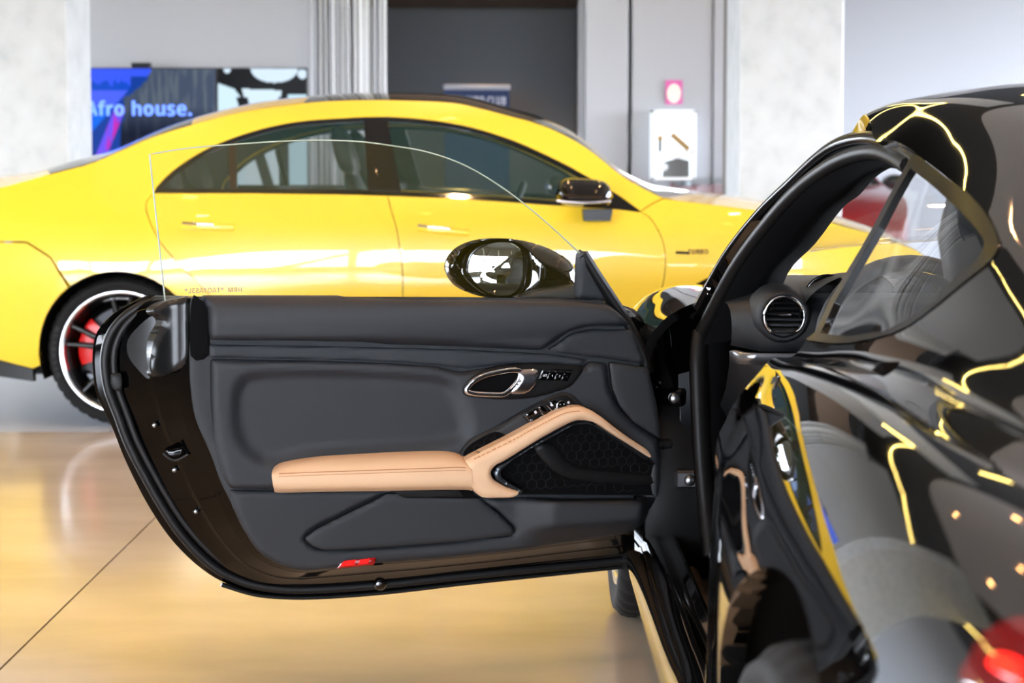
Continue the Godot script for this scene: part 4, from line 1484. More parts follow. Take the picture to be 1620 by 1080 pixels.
	var arm := loft(a_rows, true)
	for e in [0, n - 1]:
		var mid := Vector3.ZERO
		for row in a_rows:
			mid += row[e] / a_rows.size()
		var pts := []
		for row in a_rows:
			pts.append(row[e])
		for i in pts.size() - 1:
			arm.face([mid, pts[i + 1], pts[i]] if e == 0 else [mid, pts[i], pts[i + 1]])
	part(door, "armrest", arm, M.leather_tan, "tan leather armrest pad")
	var sline := PackedVector3Array()
	for i in range(2, n - 2):
		sline.append((a_rows[3][i] as Vector3).lerp(a_rows[4][i], 0.1) + Vector3(0, 0, 0.0008))
	var sts := MB.new()
	for i in range(0, sline.size() - 1):
		for q in 2:
			var a := sline[i].lerp(sline[i + 1], q * 0.5)
			var b := sline[i].lerp(sline[i + 1], q * 0.5 + 0.36)
			sts.join(sweep(PackedVector3Array([a, b]), circle(0.0008, 5), false))
	part(door, "stitching", sts, M.stitch)
	part(door, "piping", tube(PackedVector3Array(Array(sline).map(func(p): return p + Vector3(0, 0.006, -0.0012))), 0.0009, 6), M.stitch)
	# grab handle: a tan boomerang with a satin inner edge
	var grab := smooth2(P([-0.479,0.4795,-0.479,0.4933,-0.4747,0.5068,-0.4606,0.5184,-0.3679,0.5592,-0.3073,0.5882,-0.2563,0.6109,-0.2343,0.6155,-0.2123,0.6159,-0.1916,0.6093,-0.1678,0.5941,-0.1169,0.5592,-0.0609,0.5222,-0.035,0.5051,-0.0243,0.4902,-0.0242,0.4844,-0.038,0.4924,-0.0927,0.5281,-0.1677,0.573,-0.1885,0.5824,-0.2107,0.5863,-0.2372,0.582,-0.3072,0.5491,-0.3865,0.5061,-0.4066,0.4975,-0.418,0.4829,-0.4109,0.4644,-0.3808,0.446,-0.3549,0.4346,-0.3679,0.4243,-0.4009,0.4249,-0.438,0.4287,-0.4579,0.4465,-0.472,0.4612]), true, 3)
	part(door, "grab_handle", panel(grab, [], 0.0075, func(p: Vector2) -> Vector3: return Vector3(p.x, p.y, 0.082 - 0.05 * smoothstep(-0.16, 0.0, p.x)), 0.07, 0.016), M.leather_tan, "tan leather grab handle")
	var gs := smooth2(P([-0.459,0.5156,-0.3724,0.5523,-0.3121,0.5811,-0.2642,0.6024,-0.2395,0.6082,-0.2175,0.6086]), false, 8)
	var gst := MB.new()
	for i in gs.size() - 1:
		var za := 0.0815 - 0.05 * smoothstep(-0.16, 0.0, gs[i].x)
		gst.join(sweep(PackedVector3Array([Vector3(gs[i].x, gs[i].y, za), Vector3(lerpf(gs[i].x, gs[i + 1].x, 0.7), lerpf(gs[i].y, gs[i + 1].y, 0.7), za)]), circle(0.0009, 5), false))
	part(door, "handle_stitching", gst, M.stitch)
	var inner := rounded(P([-0.018,0.477,-0.0868,0.5209,-0.1622,0.5646,-0.1831,0.5755,-0.2054,0.5794,-0.232,0.5751,-0.3024,0.5421,-0.3821,0.4988,-0.4008,0.4915,-0.4094,0.4781,-0.4037,0.4624,-0.3735,0.4439,-0.3489,0.4297,-0.3416,0.4335,-0.3749,0.4537,-0.3922,0.4687,-0.3936,0.4828,-0.3648,0.5062,-0.2878,0.5455,-0.2217,0.576,-0.1906,0.5759,-0.1697,0.5664,-0.1035,0.5289,-0.0195,0.4641]), 0.004, 3)
	part(door, "handle_trim", panel(inner, [], 0.006, func(p: Vector2) -> Vector3: return Vector3(p.x, p.y, 0.064 - 0.042 * smoothstep(-0.16, 0.0, p.x)), 0.05, 0.004), M.satin_grey)
	# loudspeaker behind honeycomb cloth
	var spk := P([-0.3837,0.4644,-0.3823,0.477,-0.3546,0.5008,-0.2768,0.5405,-0.2099,0.5713,-0.1785,0.5712,-0.0905,0.5237,-0.0087,0.4628,-0.0114,0.3974,-0.3341,0.4218])
	part(door, "speaker_cloth", panel(spk, [], 0.016, flatz(0.027), 0.004), M.mesh_black)
	var ha := P([-0.3768,0.4642,-0.3738,0.4767,-0.3505,0.4951,-0.3168,0.5145,-0.2992,0.5107,-0.2726,0.478,-0.2249,0.4481,-0.0336,0.4208,-0.0273,0.403,-0.3315,0.4261])
	part(door, "speaker_honeycomb", hex_lines(ha, 0.0125, 0.0275, 0.0012), M.hex_line)
	var hb := P([-0.2726,0.5362,-0.2103,0.5658,-0.1803,0.5658,-0.0924,0.5182,-0.0246,0.4683,-0.0275,0.4437,-0.1498,0.4624,-0.2175,0.4791,-0.2474,0.5136])
	part(door, "speaker_honeycomb", hex_lines(hb, 0.0125, 0.0275, 0.0012), M.hex_line)
	part(door, "speaker_rib", panel(smooth2(P([-0.306,0.5215,-0.2825,0.533,-0.2558,0.5203,-0.2186,0.4798,-0.1509,0.4616,-0.0287,0.4429,-0.0301,0.4227,-0.1357,0.4319,-0.2259,0.4488,-0.2735,0.4786]), true, 3), [], 0.010, flatz(0.034), 0.01, 0.007), M.hard_black)
	part(door, "speaker_post", panel(smooth2(P([-0.0227,0.4673,-0.0087,0.4578,-0.0115,0.3983,-0.0238,0.4005,-0.0287,0.4328]), true, 3), [], 0.008, flatz(0.032), 0.012, 0.004), M.soft_black)
	# console with the switches
	var pod := smooth2(P([-0.477,0.5139,-0.4669,0.5343,-0.4454,0.5527,-0.3964,0.5726,-0.3339,0.6061,-0.2826,0.6292,-0.2487,0.6419,-0.2264,0.6409,-0.2055,0.6272,-0.1875,0.6065,-0.1664,0.5884,-0.2039,0.5745,-0.2854,0.5473,-0.3733,0.5068,-0.4312,0.4777,-0.4599,0.4794]), true, 3)
	part(door, "switch_console", panel(pod, [], 0.008, func(p: Vector2) -> Vector3: return Vector3(p.x, p.y, 0.036), 0.03, 0.012), M.soft_black)
	var small := smooth2(P([-0.4717,0.5177,-0.4602,0.5351,-0.4373,0.5493,-0.3999,0.5641,-0.3782,0.5575,-0.3579,0.548,-0.3898,0.5314,-0.4402,0.5062,-0.4546,0.5042]), true, 3)
	part(door, "tweeter_cloth", panel(small, [], 0.008, flatz(0.0375), 0.003), M.mesh_black)
	part(door, "tweeter_honeycomb", hex_lines(small, 0.009, 0.038, 0.001), M.hex_line)
	part(door, "switch_plate", panel(rounded(P([-0.3399,0.5995,-0.3064,0.6177,-0.2594,0.6353,-0.2372,0.64,-0.2209,0.628,-0.2074,0.6132,-0.2253,0.6027,-0.3034,0.5697,-0.3136,0.573]), 0.006, 3), [], 0.006, flatz(0.0395), 0.006, 0.003), M.hard_black)
	for b in [P([-0.3321,0.601,-0.3044,0.6138,-0.297,0.605,-0.3248,0.5909]), P([-0.3219,0.5879,-0.2941,0.6021,-0.2868,0.5933,-0.3117,0.579]), P([-0.3029,0.6151,-0.2927,0.6189,-0.278,0.6013,-0.2868,0.5961]), P([-0.2765,0.6238,-0.2633,0.6303,-0.2544,0.62,-0.2677,0.6135]), P([-0.2647,0.6106,-0.2515,0.617,-0.2411,0.6081,-0.2573,0.6018])]:
		part(door, "window_switch", panel(rounded(b, 0.003, 3), [], 0.004, flatz(0.044), 0.004, 0.0018), M.gloss_black)
	for b in [P([-0.3123,0.606,-0.3079,0.6087,-0.305,0.6029,-0.3094,0.6003]), P([-0.2991,0.5928,-0.2933,0.5953,-0.2903,0.5896,-0.2962,0.587]), P([-0.2757,0.6198,-0.2713,0.6225,-0.2669,0.618,-0.2713,0.6154]), P([-0.261,0.6079,-0.2566,0.6105,-0.2521,0.6061,-0.2565,0.6035]), P([-0.2359,0.6237,-0.2315,0.6263,-0.2285,0.622,-0.2329,0.6193])]:
		part(door, "switch_icon", prism(rounded(b, 0.001, 2), func(p: Vector2, z: float) -> Vector3: return Vector3(p.x, p.y, z), 0.0438, 0.0446), M.icon_white)
	for b in [P([-0.3342,0.5987,-0.3123,0.5751]), P([-0.3035,0.6155,-0.2918,0.5981]), P([-0.283,0.6188,-0.2609,0.5966])]:
		part(door, "switch_divider", tube(at_z(b, 0.0445), 0.0009, 6), M.chrome)
	var kn := P([-0.2492,0.6158])
	part(door, "mirror_knob", lathe(P([0.0125, -0.006, 0.0125, 0.004, 0.0105, 0.006, 0.0, 0.006]), 28), M.gloss_black).position = Vector3(kn[0].x, kn[0].y, 0.044)
	part(door, "knob_ring", lathe(P([0.0112, 0.005, 0.0128, 0.005, 0.0132, 0.004, 0.0128, 0.0035]), 28), M.chrome).position = Vector3(kn[0].x, kn[0].y, 0.0445)
	for k in 4:
		var pip := part(door, "knob_icon", bbox(Vector3.ZERO, Vector3(0.0024, 0.0024, 0.0008)), M.icon_white)
		pip.position = Vector3(kn[0].x + 0.0045 * (1 if k % 2 else -1), kn[0].y + 0.0045 * (1 if k > 1 else -1), 0.0505)
	# inner door handle
	var bez := smooth2(P([-0.4692,0.6565,-0.462,0.6744,-0.4491,0.685,-0.4232,0.6979,-0.3711,0.7072,-0.2951,0.7086,-0.2224,0.703,-0.1895,0.6975,-0.2,0.6737,-0.2223,0.6533,-0.2639,0.6408,-0.317,0.6318,-0.377,0.6316,-0.4463,0.6402,-0.465,0.6466]), true, 3)
	part(door, "handle_bezel", panel(bez, [], 0.007, flatz(0.026), 0.02, 0.006), M.hard_black)
	part(door, "handle_cup", panel(smooth2(P([-0.4516,0.6599,-0.4372,0.6774,-0.4013,0.6899,-0.3505,0.6949,-0.3433,0.6862,-0.3607,0.6589,-0.3781,0.6484,-0.4157,0.6514]), true, 3), [], 0.008, flatz(0.0275), 0.002), M.mesh_black)
	var lp := smooth2(P([-0.4651,0.6595,-0.4522,0.6769,-0.4222,0.691,-0.3762,0.699,-0.3545,0.6995,-0.3429,0.6935,-0.3487,0.6755,-0.3646,0.658,-0.3805,0.6475,-0.4021,0.6471,-0.4508,0.6519]), true, 5)
	part(door, "handle_loop", sweep(at_z(lp, 0.042), circle(0.0035, 10, 0.0062), true, Vector3.BACK), M.chrome, "polished chrome door pull")
	var lev := smooth2(P([-0.3502,0.6986,-0.3284,0.702,-0.308,0.7012,-0.3022,0.694,-0.3051,0.6759,-0.3167,0.6553,-0.3284,0.6446,-0.3458,0.6426,-0.369,0.6478,-0.356,0.6626,-0.3444,0.683]), true, 3)
	var lev_y := 0.6736
	part(door, "handle_lever", panel(lev, [], 0.005, func(p: Vector2) -> Vector3: return Vector3(p.x, p.y, 0.050 - 9.0 * pow(p.y - lev_y, 2.0)), 0.03, 0.004), M.chrome_satin, "satin chrome lever")
	var mb0 := P([-0.2856,0.6984,-0.2161,0.693,-0.2294,0.668,-0.2974,0.6735])
	part(door, "memory_plate", panel(rounded(mb0, 0.002, 2), [], 0.006, flatz(0.029), 0.006, 0.0015), M.gloss_black)
	for k in 4:
		var f0 := k / 4.0 + 0.015
		var f1 := (k + 1) / 4.0 - 0.015
		var ta := mb0[0].lerp(mb0[1], f0)
		var tb := mb0[0].lerp(mb0[1], f1)
		var ba := mb0[3].lerp(mb0[2], f0)
		var bb := mb0[3].lerp(mb0[2], f1)
		part(door, "memory_strip", prism(PackedVector2Array([ta.lerp(ba, 0.06), tb.lerp(bb, 0.06), tb.lerp(bb, 0.26), ta.lerp(ba, 0.26)]), func(p: Vector2, z: float) -> Vector3: return Vector3(p.x, p.y, z), 0.028, 0.032), M.chrome)
		part(door, "memory_button", panel(rounded(PackedVector2Array([ta.lerp(ba, 0.32), tb.lerp(bb, 0.32), tb.lerp(bb, 0.92), ta.lerp(ba, 0.92)]), 0.0015, 2), [], 0.005, flatz(0.031), 0.003, 0.001), M.gloss_black)
		var word: String = ["SET", "1", "2", "→"][k]
		var tx := text_mesh(word if k < 3 else "-", 0.006 if k else 0.0045, 0.0004)
		var tl := part(door, "button_lettering", tx, M.icon_white)
		tl.position = Vector3((ta.x + bb.x) * 0.5, lerpf(ta.y, ba.y, 0.60), 0.0314)
	# cover in the front corner, and the mirror triangle with its rubber
	part(door, "airbag_cover", panel(rounded(P([-0.2687,0.7368,-0.2138,0.7704,-0.1689,0.7804,-0.0687,0.7759,-0.0532,0.7409,-0.0361,0.6956,-0.1309,0.7135,-0.2137,0.725]), 0.008, 4), [], 0.010, flatz(0.016), 0.012, 0.006), M.soft_black)
	var ab := part(door, "airbag_lettering", text_mesh("AIRBAG", 0.011, 0.001), M.soft_black)
	ab.position = Vector3(-0.2040,0.7462,0.0162)
	part(door, "front_panel", panel(rounded(P([-0.1271,0.7054,-0.0337,0.689,-0.0115,0.6025,-0.0017,0.5248,-0.0669,0.5658,-0.1023,0.6065,-0.1208,0.6506]), 0.008, 4), [], 0.012, flatz(0.026), 0.01, 0.006), M.soft_black)
	part(door, "mirror_triangle", panel(rounded(P([-0.1914,0.9405,-0.1825,0.9532,-0.1719,0.9445,-0.1171,0.8377,-0.1897,0.8452]), 0.005, 3), [], 0.008, func(p: Vector2) -> Vector3: return Vector3(p.x, p.y, -0.01 + 0.2 * (p.y - 0.86)), 0.03, 0.006), M.soft_black)
	part(door, "corner_rubber", sweep(smooth3(at_z(P([-0.1825,0.9489,-0.1492,0.8985,-0.111,0.8433,-0.0726,0.7847,-0.0415,0.7259,-0.0242,0.6745]), -0.012), 4), P([-0.02, -0.010, 0.014, -0.012, 0.020, 0.0, 0.014, 0.011, -0.02, 0.010]), false, Vector3.BACK), M.rubber)
	# red courtesy reflector
	part(door, "reflector", panel(rounded(P([-0.7493,0.2818,-0.7355,0.2973,-0.6621,0.3001,-0.6663,0.2838]), 0.004, 3), [], 0.006, flatz(0.019), 0.01, 0.002), M.reflector_red, "red reflector")
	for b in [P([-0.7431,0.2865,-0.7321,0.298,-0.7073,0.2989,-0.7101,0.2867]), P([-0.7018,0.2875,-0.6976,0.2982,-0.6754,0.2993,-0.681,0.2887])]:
		part(door, "lit_reflector_cell", panel(b, [], 0.006, flatz(0.0195), 0.001), M.lit_reflector_cell)
	# details on the shut face: plastic run cover, latch, stop, bolts, hook
	var cov := smooth2(P([-1.1234,0.844,-1.0988,0.8605,-1.0755,0.8678,-1.051,0.8685,-1.0504,0.8062,-1.0511,0.7517,-1.0644,0.7269,-1.0827,0.7143,-1.1009,0.7057,-1.1163,0.7077,-1.1289,0.7188,-1.1313,0.736,-1.1191,0.7819,-1.0993,0.8235]), true, 3)
	part(door, "run_cover", panel(cov, [], 0.008, func(p: Vector2) -> Vector3:
		var ux: float = (p.x + 1.16) / 0.10
		return Vector3(p.x, p.y, -0.012 + 0.014 * sin(clampf(ux, 0, 1) * PI * 2.0)), 0.02, 0.010), M.plastic_sheet)
	part(door, "latch_pocket", panel(smooth2(P([-1.1733,0.7787,-1.1483,0.8113,-1.1209,0.8305,-1.1162,0.7902,-1.1262,0.7303,-1.1318,0.697,-1.1548,0.718,-1.1725,0.7454]), true, 3), [], 0.010, func(p: Vector2) -> Vector3: return Vector3(p.x, p.y, -0.060 - 0.5 * (-1.13 - p.x)), 0.0, 0.0), M.paint_black)
	part(door, "bump_stop", panel(rounded(P([-1.2089,0.7049,-1.1893,0.7068,-1.1843,0.6931,-1.186,0.6688,-1.1977,0.6666,-1.208,0.6778]), 0.006, 4), [], 0.006, flatz(-0.098), 0.012, 0.004), M.rubber)
	for b in P([-1.1298,0.5909,-1.1206,0.5945,-1.0798,0.4959,-1.0358,0.4029]):
		part(door, "bolt", lathe(P([0.006, 0.0, 0.006, 0.004, 0.004, 0.006, 0.0, 0.006]), 12), M.steel).position = Vector3(b.x, b.y, on_shell.call(b) - 0.002)
	part(door, "striker_hook", tube(smooth3(at_z(P([-1.1056,0.5391,-1.0901,0.5261,-1.0744,0.5238,-1.0545,0.5349]), -0.050), 4), 0.003, 8), M.disc_steel)
	part(door, "striker_plate", panel(rounded(P([-1.1003,0.5428,-1.0582,0.5514,-1.0532,0.5349,-1.0744,0.5238,-1.0901,0.5261]), 0.003, 3), [], 0.008, flatz(-0.054), 0.03, 0.003), M.paint_shell)
	part(door, "drain_plug", lathe(P([0.0, 0.0, 0.014, 0.0, 0.014, 0.010, 0.010, 0.014, 0.0, 0.014]), 16), M.gloss_black).position = Vector3(-0.6390,0.2210,-0.06)
	# frameless glass leaning inwards
	var gl := smooth2(P([-1.1312,1.1692,-1.0528,1.1821,-0.9263,1.1928,-0.8227,1.1986,-0.7172,1.1978,-0.6362,1.189,-0.5526,1.1748,-0.4667,1.1454,-0.3775,1.0961,-0.2991,1.0414,-0.2352,0.9912,-0.1819,0.9469]), false, 4)
	var pane := gl.duplicate()
	pane.append_array(P([-0.1696,0.8342,-0.6406,0.8462,-1.0968,0.8579]))
	var gz := func(p: Vector2) -> Vector3: return Vector3(p.x, p.y, -0.045 + 0.34 * (p.y - 0.86))
	part(door, "window_glass", panel(rounded(pane, 0.004, 2), [], 0.05, gz), M.door_glass, "clear frameless window glass")
	var ed := PackedVector3Array()
	var first := pane[pane.size() - 1]
	ed.append(gz.call(first))
	for p in gl:
		ed.append(gz.call(p))
	part(door, "glass_edge", sweep(ed, circle(0.0016, 6), false), M.glass_edge)
	var gt := part(door, "glass_print", text_mesh("HRM  *TAO1A53L*", 0.014, 0.0004), M.ochre)
	gt.position = Vector3(-0.9975,0.8838,-0.036)
	gt.scale = Vector3(-1, 1, 1)
	# door mirror outside the glass
	var mo := smooth2(P([-0.4501,0.9064,-0.444,0.9341,-0.4197,0.9587,-0.3772,0.9742,-0.3236,0.9779,-0.2696,0.9728,-0.215,0.9586,-0.1679,0.937,-0.1394,0.914,-0.1282,0.8806,-0.1265,0.8475,-0.1834,0.8398,-0.2617,0.8357,-0.3391,0.8376,-0.3926,0.8507,-0.4305,0.8722]), true, 4)
	var mg := smooth2(P([-0.4073,0.9106,-0.3997,0.9383,-0.3769,0.9585,-0.3418,0.9698,-0.3066,0.9693,-0.285,0.9586,-0.2757,0.9407,-0.2757,0.8992,-0.2834,0.8668,-0.3004,0.8493,-0.3266,0.8455,-0.3603,0.8537,-0.3877,0.8749,-0.4028,0.8929]), true, 4)
	var bezel := smooth2(P([-0.427,0.911,-0.4194,0.9387,-0.3951,0.9617,-0.3495,0.9728,-0.3035,0.9737,-0.2819,0.963,-0.2711,0.9436,-0.2711,0.8962,-0.2788,0.8607,-0.2989,0.8434,-0.3296,0.8412,-0.3694,0.848,-0.3998,0.8679,-0.4195,0.8888]), true, 4)
	part(door, "mirror_housing", panel(mo, [bezel], 0.008, flatz(-0.16), 0.0, 0.05), M.paint_black)
	part(door, "mirror_shell", panel(mo, [], 0.010, func(p: Vector2) -> Vector3: return Vector3(p.x, p.y, -0.212 - 1.6 * minf(edge_distance(p, mo), 0.04)), 0.0, 0.0, true), M.paint_black)
	part(door, "mirror_bowl", ring_band(bezel, mg, 80, [[0.0, -0.160], [0.2, -0.166], [0.7, -0.172], [1.0, -0.168], [1.2, -0.170]]), M.gloss_black)
	var mc := Vector2.ZERO
	for q in mg:
		mc += q / mg.size()
	var mir := part(door, "mirror_glass", panel(mg, [], 0.012, func(p: Vector2) -> Vector3: return Vector3(p.x, p.y, -0.166 + 0.134 * (p.x - mc.x) - 0.045 * (p.y - mc.y) - (p - mc).length_squared() / 0.9), 0.0), M.mirror, "mirror glass")
	part(door, "mirror_foot", panel(smooth2(P([-0.2833,0.8412,-0.2496,0.858,-0.2034,0.8628,-0.1474,0.8674,-0.1442,0.8318,-0.2188,0.8322]), true, 3), [], 0.008, flatz(-0.12), 0.05, 0.008), M.soft_black)
	# hinge side: bellows, check strap, hinge blocks
	part(door, "cable_bellows", lathe(P([0.010, 0.0, 0.014, 0.004, 0.010, 0.008, 0.014, 0.012, 0.010, 0.016, 0.014, 0.020, 0.010, 0.024, 0.014, 0.028, 0.010, 0.034]), 16), M.rubber).transform = Transform3D(Basis(Vector3.UP, PI / 2), Vector3(0.0067,0.5048,-0.02))
	part(door, "front_edge", panel(smooth2(P([-0.0533,0.803,-0.0218,0.7145,0.0037,0.6255,0.0155,0.507,0.0131,0.3739,-0.0036,0.271,-0.0348,0.2376,0.0219,0.2334,0.0338,0.3577,0.036,0.506,0.0287,0.6539,0.0093,0.7427]), true, 3), [], 0.02, func(p: Vector2) -> Vector3: return Vector3(p.x, p.y, -0.03 - 0.9 * maxf(0.0, p.x + 0.0)), 0.03), M.paint_black)


# ------------------------------------------------------------------ the black coupe (x to its right, forward is -z)
var body_net := [P([0,0.86,0.3,0.855,0.52,0.84,0.6,0.82,0.72,0.81,0.8,0.67,0.76,0.42,0.7,0.2]), P([0,0.925,0.28,0.92,0.5,0.895,0.62,0.86,0.77,0.84,0.86,0.68,0.82,0.42,0.76,0.18]), P([0,1,0.3,0.99,0.51,0.95,0.63,0.885,0.795,0.858,0.888,0.69,0.86,0.42,0.8,0.17]), P([0,1.09,0.32,1.075,0.53,1.005,0.64,0.9,0.8,0.872,0.9,0.69,0.905,0.42,0.86,0.16]), P([0,1.175,0.34,1.15,0.54,1.04,0.645,0.91,0.795,0.873,0.89,0.695,0.895,0.42,0.86,0.16]), P([0,1.24,0.35,1.213,0.525,1.095,0.65,0.9,0.78,0.862,0.86,0.7,0.87,0.42,0.85,0.16]), P([0,1.28,0.36,1.255,0.502,1.143,0.655,0.875,0.757,0.84,0.825,0.7,0.84,0.42,0.85,0.16]), P([0,1.295,0.36,1.275,0.492,1.185,0.66,0.86,0.74,0.82,0.81,0.7,0.835,0.42,0.85,0.16]), P([0,1.285,0.37,1.262,0.525,1.19,0.67,0.85,0.73,0.81,0.81,0.7,0.835,0.42,0.85,0.16]), P([0,1.175,0.44,1.135,0.612,1.06,0.69,0.845,0.73,0.8,0.82,0.7,0.84,0.42,0.85,0.16]), P([0,0.99,0.53,0.94,0.717,0.83,0.72,0.82,0.74,0.8,0.83,0.7,0.85,0.42,0.86,0.16])]
var nose_net := [P([0,0.93,0.5,0.885,0.7,0.838,0.8,0.79,0.85,0.68,0.86,0.42,0.855,0.17]), P([0,0.875,0.45,0.845,0.68,0.845,0.8,0.8,0.875,0.68,0.885,0.42,0.86,0.17]), P([0,0.82,0.45,0.79,0.66,0.835,0.79,0.8,0.885,0.66,0.89,0.42,0.86,0.17]), P([0,0.75,0.44,0.725,0.63,0.785,0.76,0.755,0.87,0.62,0.875,0.4,0.84,0.17]), P([0,0.66,0.4,0.64,0.57,0.69,0.69,0.66,0.8,0.54,0.8,0.38,0.77,0.18]), P([0,0.52,0.34,0.5,0.46,0.52,0.55,0.5,0.62,0.45,0.62,0.36,0.6,0.2])]

func cr(a: Vector2, b: Vector2, c: Vector2, d: Vector2, t: float) -> Vector2:
	return 0.5 * (2.0 * b + (c - a) * t + (2.0 * a - 5.0 * b + 4.0 * c - d) * t * t + (3.0 * b - a - 3.0 * c + d) * t * t * t)

func on_net(net: Array, s: float, t: float) -> Vector2:
	# half width and height at station s, place t on the section
	var n := net.size()
	var m: int = net[0].size()
	var i := clampi(int(floor(s)), 0, n - 2)
	var j := clampi(int(floor(t)), 0, m - 2)
	var r: Array[Vector2] = []
	for k in 4:
		var row: PackedVector2Array = net[clampi(i - 1 + k, 0, n - 1)]
		r.append(cr(row[maxi(j - 1, 0)], row[j], row[j + 1], row[mini(j + 2, m - 1)], t - j))
	return cr(r[0], r[1], r[2], r[3], s - i)

func skin(p: Vector2) -> Vector3:
	var q := on_net(body_net, p.x, p.y)
	return Vector3(-q.x, q.y, -(0.5000 + 0.3000 * p.x) - -2.6000)

func skin_off(p: Vector2, h: float) -> Vector3:
	var a := skin(p)
	var n := (skin(p + Vector2(0.02, 0)) - a).cross(skin(p + Vector2(0, 0.02)) - a).normalized()
	return a + n * h

func nose_skin(p: Vector2) -> Vector3:
	var q := on_net(nose_net, p.x, p.y)
	return Vector3(-q.x, q.y, -(3.4000 + 0.3000 * p.x) - -2.6000)

func t_at(net: Array, s: float, y: float, t0: float, t1: float) -> float:
	for k in 24:
		var m := (t0 + t1) * 0.5
		if on_net(net, s, m).y > y:
			t0 = m
		else:
			t1 = m
	return (t0 + t1) * 0.5

func arch_hole(net: Array, d0: float, dd: float, dc: float, yc: float, r: float, t0: float, tmax: float) -> PackedVector2Array:
	var h := PackedVector2Array()
	for i in 41:
		var a := deg_to_rad(lerpf(-28, 208, i / 40.0))
		var s := (dc + r * cos(a) - d0) / dd
		h.append(Vector2(s, t_at(net, s, yc + r * sin(a), t0, tmax)))
	h.append(Vector2(h[40].x, tmax + 0.5))
	h.append(Vector2(h[0].x, tmax + 0.5))
	return h

func two(car: Node3D, called: String, shape: MB, m: Material, label := "") -> Array:
	return [part(car, called, shape, m, label), part(car, called, shape.mirror(), m, label)]

